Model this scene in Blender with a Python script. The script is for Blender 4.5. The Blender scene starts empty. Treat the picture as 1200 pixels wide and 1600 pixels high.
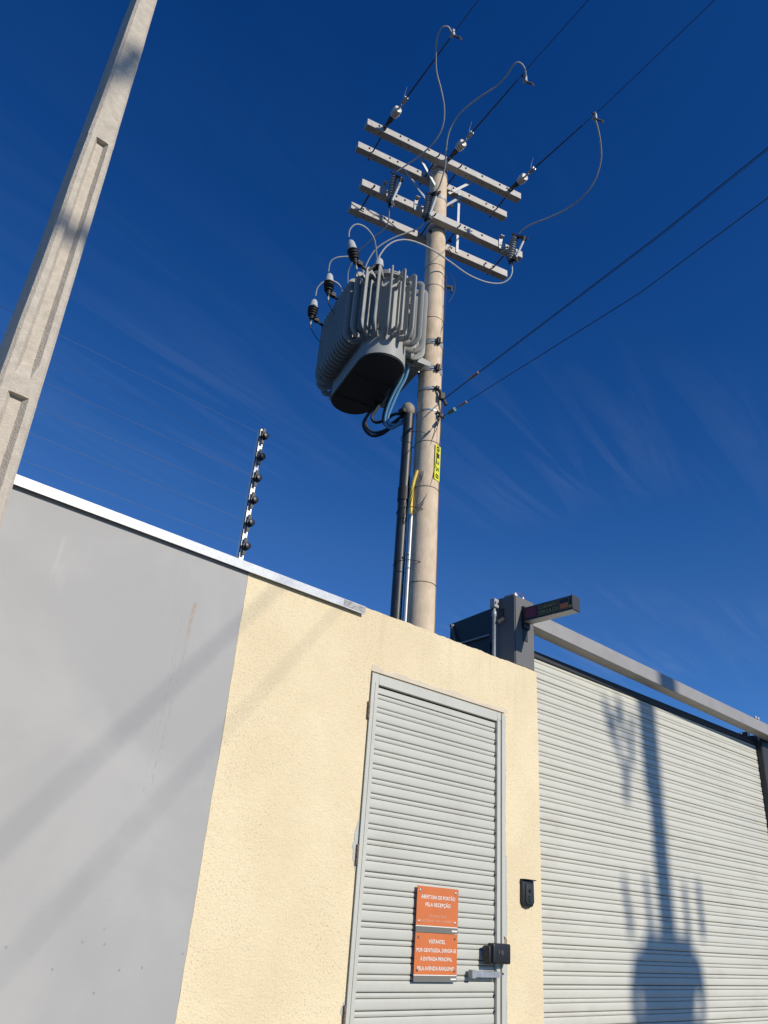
import bpy, bmesh, math, random
from mathutils import Vector, Matrix, Quaternion
random.seed(7)
R = math.radians
sc = bpy.context.scene

# ---------------------------------------------------------------- camera
cam = bpy.data.cameras.new('camera')
cam.sensor_fit = 'VERTICAL'; cam.sensor_height = 36.0; cam.lens = 36.0 * 1205 / 1600
cam.clip_start = 0.05; cam.clip_end = 3000
co = bpy.data.objects.new('camera', cam); sc.collection.objects.link(co)
right = Vector((0.73663425, -0.67262226, 0.07035111))
down = Vector((0.35589653, 0.29709309, -0.88604365))
fwd = Vector((0.57507186, 0.67772781, 0.45823288))
co.matrix_world = Matrix(((right.x, -down.x, -fwd.x, 0), (right.y, -down.y, -fwd.y, 0), (right.z, -down.z, -fwd.z, 1.6), (0, 0, 0, 1)))
sc.camera = co

# ---------------------------------------------------------------- sun, sky, exposure
TO_SUN = Vector((0.19, -1.0, 0.52)).normalized()
SUN_EL = math.asin(TO_SUN.z)
SUN_ROT = math.atan2(TO_SUN.x, TO_SUN.y)
sun = bpy.data.lights.new('sun', 'SUN'); sun.energy = 4.2; sun.angle = R(0.53); sun.color = (1.0, 0.925, 0.80)
so = bpy.data.objects.new('sun', sun); sc.collection.objects.link(so)
so.rotation_euler = TO_SUN.to_track_quat('Z', 'Y').to_euler()
so.location = (0, 0, 30)
sc.view_settings.view_transform = 'Standard'; sc.view_settings.look = 'None'
sc.view_settings.exposure = 0.0; sc.view_settings.gamma = 1.0; sc.view_settings.use_curve_mapping = False

world = bpy.data.worlds.new('World'); sc.world = world; world.use_nodes = True
nt = world.node_tree; nt.nodes.clear()
def N(tree, t, **kw):
    n = tree.nodes.new(t)
    for k, v in kw.items():
        if k.startswith('i_'):
            n.inputs[k[2:].replace('_', ' ')].default_value = v
        else: setattr(n, k, v)
    return n
sky = N(nt, 'ShaderNodeTexSky', sky_type='NISHITA', sun_disc=False)
sky.sun_elevation = SUN_EL; sky.sun_rotation = SUN_ROT
sky.altitude = 600; sky.air_density = 0.8; sky.dust_density = 0.1; sky.ozone_density = 3.5
# thin cirrus: streaks laid out on the direction of view
tc = N(nt, 'ShaderNodeTexCoord')
sep = N(nt, 'ShaderNodeSeparateXYZ'); nt.links.new(tc.outputs['Generated'], sep.inputs[0])
zc = N(nt, 'ShaderNodeMath', operation='MAXIMUM'); zc.inputs[1].default_value = 0.06; nt.links.new(sep.outputs['Z'], zc.inputs[0])
dx = N(nt, 'ShaderNodeMath', operation='DIVIDE'); nt.links.new(sep.outputs['X'], dx.inputs[0]); nt.links.new(zc.outputs[0], dx.inputs[1])
dy = N(nt, 'ShaderNodeMath', operation='DIVIDE'); nt.links.new(sep.outputs['Y'], dy.inputs[0]); nt.links.new(zc.outputs[0], dy.inputs[1])
cmb = N(nt, 'ShaderNodeCombineXYZ'); nt.links.new(dx.outputs[0], cmb.inputs[0]); nt.links.new(dy.outputs[0], cmb.inputs[1])
mp = N(nt, 'ShaderNodeMapping', vector_type='TEXTURE'); mp.inputs['Rotation'].default_value = (0, 0, R(11))
mp.inputs['Scale'].default_value = (0.9, 0.11, 1)
nt.links.new(cmb.outputs[0], mp.inputs[0])
cn = N(nt, 'ShaderNodeTexNoise'); cn.inputs['Scale'].default_value = 1.1; cn.inputs['Detail'].default_value = 7; cn.inputs['Roughness'].default_value = 0.62; cn.inputs['Distortion'].default_value = 1.1
nt.links.new(mp.outputs[0], cn.inputs['Vector'])
cn2 = N(nt, 'ShaderNodeTexNoise'); cn2.inputs['Scale'].default_value = 0.8; cn2.inputs['Detail'].default_value = 2
nt.links.new(cmb.outputs[0], cn2.inputs['Vector'])
cr = N(nt, 'ShaderNodeMapRange'); cr.inputs['From Min'].default_value = 0.42; cr.inputs['From Max'].default_value = 0.78; nt.links.new(cn.outputs['Fac'], cr.inputs['Value'])
cr2 = N(nt, 'ShaderNodeMapRange'); cr2.inputs['From Min'].default_value = 0.42; cr2.inputs['From Max'].default_value = 0.66; nt.links.new(cn2.outputs['Fac'], cr2.inputs['Value'])
cm = N(nt, 'ShaderNodeMath', operation='MULTIPLY'); nt.links.new(cr.outputs[0], cm.inputs[0]); nt.links.new(cr2.outputs[0], cm.inputs[1])
cm2 = N(nt, 'ShaderNodeMath', operation='MULTIPLY'); nt.links.new(cm.outputs[0], cm2.inputs[0])
elv = N(nt, 'ShaderNodeMapRange'); elv.inputs['From Min'].default_value = 0.72; elv.inputs['From Max'].default_value = 0.45; elv.inputs['To Min'].default_value = 0.02; elv.inputs['To Max'].default_value = 0.15
nt.links.new(sep.outputs['Z'], elv.inputs['Value']); nt.links.new(elv.outputs[0], cm2.inputs[1])
mix = N(nt, 'ShaderNodeMixRGB'); mix.inputs['Color2'].default_value = (5.0, 6.0, 7.6, 1)
# per-channel response: deeper blue overhead, as the phone camera recorded it
sepc = N(nt, 'ShaderNodeSeparateColor'); cmbc = N(nt, 'ShaderNodeCombineColor'); nt.links.new(sky.outputs[0], sepc.inputs[0])
for i_, (g_, k_, l_) in enumerate(((3.0, 0.80, 0.55), (1.54, 0.87, 1.10), (1.17, 1.44, 1.70))):
    pw = N(nt, 'ShaderNodeMath', operation='POWER'); pw.inputs[1].default_value = g_; nt.links.new(sepc.outputs[i_], pw.inputs[0])
    mk_ = N(nt, 'ShaderNodeMath', operation='MULTIPLY'); mk_.inputs[1].default_value = k_; nt.links.new(pw.outputs[0], mk_.inputs[0])
    ml_ = N(nt, 'ShaderNodeMath', operation='MULTIPLY'); ml_.inputs[1].default_value = l_; nt.links.new(sepc.outputs[i_], ml_.inputs[0])
    mn_ = N(nt, 'ShaderNodeMath', operation='MINIMUM'); nt.links.new(mk_.outputs[0], mn_.inputs[0]); nt.links.new(ml_.outputs[0], mn_.inputs[1])
    nt.links.new(mn_.outputs[0], cmbc.inputs[i_])
nt.links.new(cmbc.outputs[0], mix.inputs['Color1']); nt.links.new(cm2.outputs[0], mix.inputs['Fac'])
bg = N(nt, 'ShaderNodeBackground'); bg.inputs['Strength'].default_value = 0.075
wo = N(nt, 'ShaderNodeOutputWorld'); nt.links.new(mix.outputs[0], bg.inputs[0]); nt.links.new(bg.outputs[0], wo.inputs[0])

# ---------------------------------------------------------------- materials
def new_mat(name):
    m = bpy.data.materials.new(name); m.use_nodes = True
    return m, m.node_tree, m.node_tree.nodes['Principled BSDF']
def mat(name, col, rough=0.6, metal=0.0, var=0.12, scale=6.0, bump=0.0, bscale=60.0, spec=0.5, dirt=None, dscale=2.5, damt=0.5, stretch=(1, 1, 1), bdetail=3, col2=None, bdist=0.003):
    m, t, p = new_mat(name)
    c = N(t, 'ShaderNodeNewGeometry')
    mpn = N(t, 'ShaderNodeMapping'); mpn.inputs['Scale'].default_value = stretch
    t.links.new(c.outputs['Position'], mpn.inputs[0])
    n = N(t, 'ShaderNodeTexNoise'); n.inputs['Scale'].default_value = scale; n.inputs['Detail'].default_value = 6; n.inputs['Roughness'].default_value = 0.6
    t.links.new(mpn.outputs[0], n.inputs['Vector'])
    r = N(t, 'ShaderNodeValToRGB')
    lo = [max(0, x * (1 - var)) for x in col]; hi = [min(1, x * (1 + var)) for x in (col2 or col)]
    r.color_ramp.elements[0].position = 0.3; r.color_ramp.elements[0].color = (*lo, 1)
    r.color_ramp.elements[1].position = 0.7; r.color_ramp.elements[1].color = (*hi, 1)
    t.links.new(n.outputs['Fac'], r.inputs[0])
    last = r.outputs[0]
    if dirt:
        n2 = N(t, 'ShaderNodeTexNoise'); n2.inputs['Scale'].default_value = dscale; n2.inputs['Detail'].default_value = 8; n2.inputs['Roughness'].default_value = 0.7
        t.links.new(mpn.outputs[0], n2.inputs['Vector'])
        mr = N(t, 'ShaderNodeMapRange'); mr.inputs['From Min'].default_value = 0.52; mr.inputs['From Max'].default_value = 0.75; mr.inputs['To Max'].default_value = damt
        t.links.new(n2.outputs['Fac'], mr.inputs['Value'])
        mx = N(t, 'ShaderNodeMixRGB'); mx.inputs['Color2'].default_value = (*dirt, 1)
        t.links.new(last, mx.inputs['Color1']); t.links.new(mr.outputs[0], mx.inputs['Fac']); last = mx.outputs[0]
    t.links.new(last, p.inputs['Base Color'])
    p.inputs['Roughness'].default_value = rough; p.inputs['Metallic'].default_value = metal
    p.inputs['Specular IOR Level'].default_value = spec
    if bump:
        b = N(t, 'ShaderNodeBump'); b.inputs['Strength'].default_value = bump; b.inputs['Distance'].default_value = bdist
        n3 = N(t, 'ShaderNodeTexNoise'); n3.inputs['Scale'].default_value = bscale; n3.inputs['Detail'].default_value = bdetail
        t.links.new(c.outputs['Position'], n3.inputs['Vector']); t.links.new(n3.outputs['Fac'], b.inputs['Height']); t.links.new(b.outputs[0], p.inputs['Normal'])
    m['last'] = ''
    return m

M = {}
M['asphalt'] = mat('asphalt', (0.045, 0.044, 0.042), 0.9, bump=0.6, bscale=90)
M['paving'] = mat('paving', (0.15, 0.14, 0.12), 0.85, bump=0.4, bscale=40, dirt=(0.12, 0.11, 0.1))
M['earth'] = mat('earth', (0.06, 0.053, 0.043), 0.95, bump=0.6, bscale=20)
M['plaster_raw'] = mat('plaster_raw', (0.62, 0.54, 0.42), 0.9, bump=0.6, bscale=90)
M['paint_patch'] = mat('paint_patch', (0.44, 0.46, 0.43), 0.8, bump=0.3, bscale=90)
M['galv'] = mat('galv', (0.36, 0.37, 0.375), 0.5, 0.35, var=0.16, scale=60, bump=0.1, bscale=80, spec=0.5)
M['cap_metal'] = mat('cap_metal', (0.52, 0.545, 0.56), 0.5, 0.15, var=0.12, scale=70, dirt=(0.42, 0.43, 0.44), dscale=30, damt=0.6)
M['arm_steel'] = mat('arm_steel', (0.42, 0.405, 0.38), 0.6, 0.1, var=0.1, scale=14, bump=0.12, bscale=70, dirt=(0.36, 0.34, 0.31), dscale=9, damt=0.4)
M['pole_conc'] = mat('pole_conc', (0.63, 0.50, 0.355), 0.88, var=0.13, scale=16, bump=0.6, bscale=55, dirt=(0.33, 0.26, 0.19), dscale=4.5, damt=0.75, stretch=(1, 1, 0.45), bdist=0.004)
M['left_conc'] = mat('left_conc', (0.50, 0.445, 0.365), 0.92, var=0.12, scale=38, bump=0.8, bscale=170, dirt=(0.28, 0.245, 0.20), dscale=12, damt=0.35, bdist=0.004)
M['tank'] = mat('tank', (0.335, 0.34, 0.322), 0.5, 0.0, var=0.06, scale=5, spec=0.25, dirt=(0.22, 0.21, 0.19), dscale=6, damt=0.4, stretch=(1, 1, 0.4))
M['tank_dark'] = mat('tank_dark', (0.05, 0.055, 0.06), 0.6, 0.0, var=0.1)
M['gate_paint'] = mat('gate_paint', (0.565, 0.556, 0.480), 0.5, 0.0, var=0.035, scale=2.5, dirt=(0.43, 0.40, 0.33), dscale=2.6, damt=0.5, stretch=(1, 1, 2.2))
M['door_paint'] = mat('door_paint', (0.51, 0.51, 0.450), 0.5, 0.0, var=0.035, scale=3, dirt=(0.42, 0.40, 0.34), dscale=3.5, damt=0.45)
M['post_paint'] = mat('post_paint', (0.13, 0.13, 0.13), 0.7, 0.0, var=0.06, scale=8)
M['beam_paint'] = mat('beam_paint', (0.32, 0.305, 0.285), 0.5, 0.15, var=0.08, scale=9, dirt=(0.29, 0.28, 0.27), dscale=6, damt=0.4)
M['dark_paint_and_shade'] = mat('dark_paint_and_shade', (0.026, 0.029, 0.034), 0.55, 0.0, var=0.1)  # dark coat; doubles as painted shade on the gate bar and post
M['black'] = mat('black', (0.014, 0.014, 0.016), 0.42, 0.0, var=0.2)
M['rubber'] = mat('rubber', (0.02, 0.02, 0.021), 0.6, 0.0, var=0.2)
M['wire'] = mat('wire', (0.05, 0.05, 0.052), 0.6, 0.2, var=0.2)
M['alu_wire'] = mat('alu_wire', (0.42, 0.43, 0.43), 0.5, 0.0, var=0.1)
M['thin_wire'] = mat('thin_wire', (0.22, 0.24, 0.27), 0.5, 0.3)
M['blue_cable'] = mat('blue_cable', (0.13, 0.34, 0.55), 0.5, 0.0, var=0.1)
M['cap_grey'] = mat('cap_grey', (0.42, 0.44, 0.45), 0.5, 0.0, var=0.06)
M['insul_grey'] = mat('insul_grey', (0.20, 0.23, 0.25), 0.4, 0.0, var=0.08)
M['porcelain'] = mat('porcelain', (0.68, 0.62, 0.54), 0.3, 0.0, var=0.1)
M['steel_dark'] = mat('steel_dark', (0.06, 0.06, 0.06), 0.6, 0.1, var=0.3, scale=30, spec=0.25)
M['zinc'] = mat('zinc', (0.42, 0.44, 0.46), 0.42, 0.5, var=0.15, scale=30)
M['white_bar'] = mat('white_bar', (0.78, 0.78, 0.77), 0.4, 0.3, var=0.08)
M['pvc_black'] = mat('pvc_black', (0.02, 0.023, 0.026), 0.45, 0.0, var=0.2, scale=4, dirt=(0.09, 0.09, 0.09), dscale=5)
M['pipe_steel'] = mat('pipe_steel', (0.34, 0.37, 0.385), 0.42, 0.35, var=0.12, scale=12)
M['yellow'] = mat('yellow', (0.72, 0.50, 0.05), 0.5, 0.0, var=0.05)
M['plate_yellow'] = mat('plate_yellow', (0.72, 0.72, 0.02), 0.4, 0.0, var=0.04)
M['ink'] = mat('ink', (0.01, 0.01, 0.01), 0.6)
M['orange'] = mat('orange', (0.60, 0.165, 0.045), 0.4, 0.0, var=0.06, scale=9, dirt=(0.55, 0.19, 0.09), dscale=14, damt=0.3)
M['sign_grey'] = mat('sign_grey', (0.16, 0.155, 0.135), 0.5, 0.0, var=0.05)
M['sign_white'] = mat('sign_white', (0.80, 0.78, 0.72), 0.5, 0.0, var=0.02)
M['sign_pale'] = mat('sign_pale', (0.80, 0.46, 0.30), 0.5, 0.0, var=0.02)
M['rust'] = mat('rust', (0.20, 0.145, 0.11), 0.9, 0.1, var=0.4, scale=60, bump=0.5)
M['led_yellow'] = mat('led_yellow', (0.30, 0.27, 0.04), 0.4)
M['led_frame'] = mat('led_frame', (0.22, 0.21, 0.12), 0.4)
M['led_red'] = mat('led_red', (0.16, 0.012, 0.03), 0.3)
M['led_orange'] = mat('led_orange', (0.45, 0.13, 0.03), 0.3)
M['green_clip'] = mat('green_clip', (0.03, 0.16, 0.12), 0.5)
M['copper'] = mat('copper', (0.40, 0.19, 0.09), 0.5)
M['glass_dark'] = mat('glass_dark', (0.01, 0.013, 0.018), 0.1, 0.0)
M['red_mark'] = mat('red_mark', (0.36, 0.08, 0.07), 0.8)

def mth(t, op, a, b=None, c=None, clamp=False):
    n = t.nodes.new('ShaderNodeMath'); n.operation = op; n.use_clamp = clamp
    for i, v in enumerate((a, b, c)):
        if v is None: continue
        if isinstance(v, (int, float)): n.inputs[i].default_value = v
        else: t.links.new(v, n.inputs[i])
    return n.outputs[0]
def mrange(t, v, a, b, lo=0.0, hi=1.0):
    n = t.nodes.new('ShaderNodeMapRange'); n.inputs['From Min'].default_value = a; n.inputs['From Max'].default_value = b
    n.inputs['To Min'].default_value = lo; n.inputs['To Max'].default_value = hi; n.interpolation_type = 'SMOOTHSTEP'
    t.links.new(v, n.inputs['Value']); return n.outputs[0]
def noise(t, vec, scale, detail=4, rough=0.6, dist=0.0):
    n = t.nodes.new('ShaderNodeTexNoise'); n.inputs['Scale'].default_value = scale; n.inputs['Detail'].default_value = detail
    n.inputs['Roughness'].default_value = rough; n.inputs['Distortion'].default_value = dist
    if vec is not None: t.links.new(vec, n.inputs['Vector'])
    return n.outputs['Fac']
def mixc(t, fac, a, b):
    n = t.nodes.new('ShaderNodeMixRGB')
    for i, v in ((0, fac), (1, a), (2, b)):
        if isinstance(v, tuple): n.inputs[i].default_value = (*v, 1)
        elif isinstance(v, (int, float)): n.inputs[i].default_value = v
        else: t.links.new(v, n.inputs[i])
    return n.outputs[0]
def mapped(t, out, sx, sy, sz):
    n = t.nodes.new('ShaderNodeMapping'); n.inputs['Scale'].default_value = (sx, sy, sz); t.links.new(out, n.inputs[0]); return n.outputs[0]

# grey smooth wall paint with roller blotches, a rust run, scratches and pinholes
m, t, p = new_mat('grey_wall_paint'); M['grey_wall'] = m
c = t.nodes.new('ShaderNodeNewGeometry').outputs['Position']
s = t.nodes.new('ShaderNodeSeparateXYZ'); t.links.new(c, s.inputs[0]); X, Z = s.outputs['X'], s.outputs['Z']
base = mixc(t, mrange(t, noise(t, c, 1.6, 5, 0.55, 0.6), 0.35, 0.7), (0.358, 0.353, 0.342), (0.415, 0.408, 0.390))
base = mixc(t, mth(t, 'MULTIPLY', mrange(t, noise(t, mapped(t, c, 1, 1, 0.25), 3.0, 6, 0.6, 1.2), 0.6, 0.72), 0.18), base, (0.62, 0.62, 0.60))
base = mixc(t, mth(t, 'MULTIPLY', mrange(t, noise(t, mapped(t, c, 3, 1, 0.7), 5.0, 8, 0.7), 0.62, 0.8), 0.12), base, (0.34, 0.33, 0.31))
# run of rust: starts at x 1.39, z 2.67 and leans to the left going down
cx = mth(t, 'SUBTRACT', 1.396, mth(t, 'MULTIPLY', mth(t, 'SUBTRACT', 2.67, Z), 0.075))
dist = mth(t, 'ABSOLUTE', mth(t, 'SUBTRACT', X, mth(t, 'ADD', cx, mth(t, 'MULTIPLY', mth(t, 'SUBTRACT', noise(t, c, 14), 0.5), 0.02))))
w = mrange(t, Z, 2.42, 2.66, 0.005, 0.013)
msk = mth(t, 'MULTIPLY', mth(t, 'SUBTRACT', 1.0, mth(t, 'DIVIDE', dist, w), clamp=True), mth(t, 'MULTIPLY', mrange(t, Z, 2.40, 2.62), mrange(t, Z, 2.665, 2.685, 1, 0)))
msk = mth(t, 'MULTIPLY', msk, mrange(t, noise(t, c, 55, 5), 0.3, 0.6, 0.25, 0.95))
base = mixc(t, mth(t, 'MULTIPLY', msk, 0.8), base, (0.36, 0.24, 0.14))
# hair scratches below it
for off, z0, z1, wd, st in ((0.0, 1.93, 2.6, 0.0022, 0.5), (-0.028, 1.90, 2.45, 0.0018, 0.45), (-0.045, 2.1, 2.62, 0.0015, 0.35), (0.012, 1.98, 2.35, 0.0014, 0.35)):
    cx2 = mth(t, 'ADD', 1.40 + off, mth(t, 'MULTIPLY', mth(t, 'SUBTRACT', Z, 2.67), 0.055))
    wob = mth(t, 'MULTIPLY', mth(t, 'SUBTRACT', noise(t, mapped(t, c, 0.1, 1, 1), 6), 0.5), 0.03)
    dd = mth(t, 'ABSOLUTE', mth(t, 'SUBTRACT', X, mth(t, 'ADD', cx2, wob)))
    mk = mth(t, 'MULTIPLY', mth(t, 'SUBTRACT', 1.0, mth(t, 'DIVIDE', dd, wd), clamp=True), mth(t, 'MULTIPLY', mrange(t, Z, z0, z0 + 0.04), mrange(t, Z, z1 - 0.05, z1, 1, 0)))
    mk = mth(t, 'MULTIPLY', mk, mrange(t, noise(t, c, 30 + 40 * off, 6), 0.42, 0.6))
    base = mixc(t, mth(t, 'MULTIPLY', mk, st), base, (0.12, 0.11, 0.10))
# pinholes, mostly low down
v = t.nodes.new('ShaderNodeTexVoronoi'); v.voronoi_dimensions = '2D'; v.inputs['Scale'].default_value = 13
cxy = t.nodes.new('ShaderNodeCombineXYZ'); t.links.new(X, cxy.inputs[0]); t.links.new(Z, cxy.inputs[1]); t.links.new(cxy.outputs[0], v.inputs['Vector'])
hole = mth(t, 'MULTIPLY', mrange(t, v.outputs['Distance'], 0.035, 0.075, 1, 0), mrange(t, noise(t, c, 2.3, 2), 0.42, 0.5))
hole = mth(t, 'MULTIPLY', hole, mrange(t, Z, 1.35, 1.65, 1, 0.0))
vv = t.nodes.new('ShaderNodeSeparateColor'); t.links.new(v.outputs['Color'], vv.inputs[0])
hole = mth(t, 'MULTIPLY', hole, mrange(t, vv.outputs[0], 0.78, 0.82))
base = mixc(t, mth(t, 'MULTIPLY', hole, 0.45), base, (0.13, 0.12, 0.11))
t.links.new(base, p.inputs['Base Color']); p.inputs['Roughness'].default_value = 0.72
b = t.nodes.new('ShaderNodeBump'); b.inputs['Strength'].default_value = 0.25; b.inputs['Distance'].default_value = 0.004
t.links.new(mth(t, 'ADD', noise(t, c, 7, 3), mth(t, 'MULTIPLY', noise(t, c, 90, 2), 0.08)), b.inputs['Height']); t.links.new(b.outputs[0], p.inputs['Normal'])

# cream roller-textured wall paint
m, t, p = new_mat('cream_wall_paint'); M['cream_wall'] = m
c = t.nodes.new('ShaderNodeNewGeometry').outputs['Position']
base = mixc(t, mrange(t, noise(t, c, 2.2, 5), 0.35, 0.7), (0.725, 0.602, 0.385), (0.795, 0.67, 0.438))
pits = mth(t, 'MULTIPLY', mrange(t, noise(t, c, 120, 2, 0.6), 0.585, 0.65), mrange(t, noise(t, mapped(t, c, 2.2, 1, 0.9), 2.0, 3), 0.35, 0.65, 0.35, 1.0))
base = mixc(t, mth(t, 'MULTIPLY', pits, 0.55), base, (0.36, 0.27, 0.15))
base = mixc(t, mth(t, 'MULTIPLY', mrange(t, noise(t, mapped(t, c, 4, 1, 0.8), 3.5, 7, 0.7), 0.6, 0.8), 0.16), base, (0.55, 0.45, 0.28))
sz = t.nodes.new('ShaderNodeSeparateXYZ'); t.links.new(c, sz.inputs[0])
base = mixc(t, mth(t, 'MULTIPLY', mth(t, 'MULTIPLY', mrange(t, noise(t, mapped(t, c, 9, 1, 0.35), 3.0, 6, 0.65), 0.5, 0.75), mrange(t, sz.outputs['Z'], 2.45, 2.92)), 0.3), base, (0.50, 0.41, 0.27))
t.links.new(base, p.inputs['Base Color']); p.inputs['Roughness'].default_value = 0.8
b = t.nodes.new('ShaderNodeBump'); b.inputs['Strength'].default_value = 0.85; b.inputs['Distance'].default_value = 0.0042
hh = mth(t, 'ADD', mth(t, 'MULTIPLY', noise(t, c, 125, 3, 0.6, 0.5), 1.0), mth(t, 'MULTIPLY', noise(t, c, 34, 2), 0.7))
t.links.new(hh, b.inputs['Height']); t.links.new(b.outputs[0], p.inputs['Normal'])

# ---------------------------------------------------------------- mesh helpers
ORG = {}
def perp(d):
    d = d.normalized(); a = Vector((0, 0, 1)) if abs(d.z) < 0.9 else Vector((1, 0, 0))
    u = d.cross(a).normalized(); return u, d.cross(u).normalized()
class MB:
    def __init__(s): s.v = []; s.f = []
    def add(s, vs, fs):
        o = len(s.v); s.v += [Vector(q) for q in vs]; s.f += [tuple(i + o for i in f) for f in fs]; return s
    def obox(s, c, ax, ay, az, dx, dy, dz):
        c, ax, ay, az = Vector(c), Vector(ax), Vector(ay), Vector(az)
        vs = [c + ax * (dx * i / 2) + ay * (dy * j / 2) + az * (dz * k / 2) for k in (-1, 1) for j in (-1, 1) for i in (-1, 1)]
        return s.add(vs, [(0, 2, 3, 1), (4, 5, 7, 6), (0, 1, 5, 4), (2, 6, 7, 3), (0, 4, 6, 2), (1, 3, 7, 5)])
    def box(s, x0, x1, y0, y1, z0, z1):
        return s.obox(((x0 + x1) / 2, (y0 + y1) / 2, (z0 + z1) / 2), (1, 0, 0), (0, 1, 0), (0, 0, 1), x1 - x0, y1 - y0, z1 - z0)
    def bar(s, p0, p1, w, h, up=(0, 0, 1)):
        p0, p1 = Vector(p0), Vector(p1); d = (p1 - p0); L = d.length; d.normalize()
        u = d.cross(Vector(up)).normalized(); n = u.cross(d).normalized()
        return s.obox((p0 + p1) / 2, d, u, n, L, w, h)
    def tube(s, pts, r, n=8, caps=True, r1=None):
        pts = [Vector(q) for q in pts]; k = len(pts)
        d0 = (pts[1] - pts[0]).normalized(); u, _ = perp(d0); vs = []; fs = []
        for i, q in enumerate(pts):
            d = (pts[min(i + 1, k - 1)] - pts[max(i - 1, 0)]).normalized()
            u = (u - d * u.dot(d)).normalized(); w = d.cross(u)
            rr = r if r1 is None else r + (r1 - r) * i / (k - 1)
            for j in range(n):
                a = 2 * math.pi * j / n; vs.append(q + (u * math.cos(a) + w * math.sin(a)) * rr)
        for i in range(k - 1):
            for j in range(n):
                a, b_ = i * n + j, i * n + (j + 1) % n; fs.append((a, b_, b_ + n, a + n))
        if caps: fs.append(tuple(range(n - 1, -1, -1))); fs.append(tuple((k - 1) * n + j for j in range(n)))
        return s.add(vs, fs)
    def lathe(s, org, axis, prof, n=20):
        org = Vector(org); d = Vector(axis).normalized(); u, w = perp(d); vs = []; fs = []
        for (r, h) in prof:
            for j in range(n):
                a = 2 * math.pi * j / n; vs.append(org + d * h + (u * math.cos(a) + w * math.sin(a)) * max(r, 1e-4))
        k = len(prof)
        for i in range(k - 1):
            for j in range(n):
                a, b_ = i * n + j, i * n + (j + 1) % n; fs.append((a, a + n, b_ + n, b_))
        fs.append(tuple(range(n))); fs.append(tuple((k - 1) * n + j for j in range(n - 1, -1, -1)))
        return s.add(vs, fs)
    def prism(s, poly, o, ax, ay, az, h):
        o, ax, ay, az = Vector(o), Vector(ax), Vector(ay), Vector(az); n = len(poly)
        vs = [o + ax * x + ay * y for x, y in poly] + [o + ax * x + ay * y + az * h for x, y in poly]
        return s.add(vs, [tuple(range(n - 1, -1, -1)), tuple(range(n, 2 * n))] + [(i, (i + 1) % n, (i + 1) % n + n, i + n) for i in range(n)])
    def ring(s, c, axis, Rr, r, n=18, k=8):
        c = Vector(c); u, w = perp(Vector(axis)); pts = [c + (u * math.cos(2 * math.pi * i / n) + w * math.sin(2 * math.pi * i / n)) * Rr for i in range(n + 1)]
        return s.tube(pts, r, k, False)
    def mesh(s, name, material, org=Vector((0, 0, 0)), smooth=True, bev=0.0, seg=1):
        me = bpy.data.meshes.new(name)
        me.from_pydata([tuple(q - org) for q in s.v], [], s.f)
        bm = bmesh.new(); bm.from_mesh(me)
        bmesh.ops.recalc_face_normals(bm, faces=bm.faces)
        if bev:
            es = [e for e in bm.edges if len(e.link_faces) == 2 and e.calc_face_angle(0) > R(40)]
            bmesh.ops.bevel(bm, geom=es, offset=bev, segments=seg, affect='EDGES', profile=0.6, clamp_overlap=True)
        bm.to_mesh(me); bm.free()
        if smooth:
            me.polygons.foreach_set('use_smooth', [True] * len(me.polygons)); me.set_sharp_from_angle(angle=R(38))
        me.materials.append(M[material] if isinstance(material, str) else material)
        me.update(); return me
    def build(s, name, material, parent=None, org=None, smooth=True, bev=0.0, seg=1, **props):
        if parent is not None: org = ORG[parent.name]
        elif org is None: org = Vector((0, 0, 0))
        org = Vector(org)
        o = bpy.data.objects.new(name, s.mesh(name, material, org, smooth, bev, seg))
        sc.collection.objects.link(o)
        if parent is not None: o.parent = parent
        else: o.location = org
        ORG[o.name] = org
        for k, v in props.items(): o[k] = v
        return o
def tag(o, label, cat=None, group=None):
    o['label'] = label
    if cat: o['category'] = cat
    if group: o['group'] = group
    return o
def thing(name, loc, label, cat, group=None):
    o = bpy.data.objects.new(name, None); sc.collection.objects.link(o); o.location = loc; o.empty_display_size = 0.2
    ORG[o.name] = Vector(loc); return tag(o, label, cat, group)
def inst(name, me, parent, loc, rot=None):
    o = bpy.data.objects.new(name, me); sc.collection.objects.link(o); o.parent = parent
    o.location = Vector(loc) - ORG[parent.name]
    if rot is not None: o.rotation_mode = 'QUATERNION'; o.rotation_quaternion = rot
    ORG[o.name] = Vector(loc); return o
def smooth_path(pts, k=6):
    P = [Vector(q) for q in pts]; out = []
    P = [P[0] * 2 - P[1]] + P + [P[-1] * 2 - P[-2]]
    for i in range(1, len(P) - 2):
        for j in range(k):
            u = j / k; a, b_, c_, d_ = P[i - 1], P[i], P[i + 1], P[i + 2]
            out.append(0.5 * ((2 * b_) + (c_ - a) * u + (2 * a - 5 * b_ + 4 * c_ - d_) * u * u + (-a + 3 * b_ - 3 * c_ + d_) * u ** 3))
    out.append(P[-2]); return out
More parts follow.
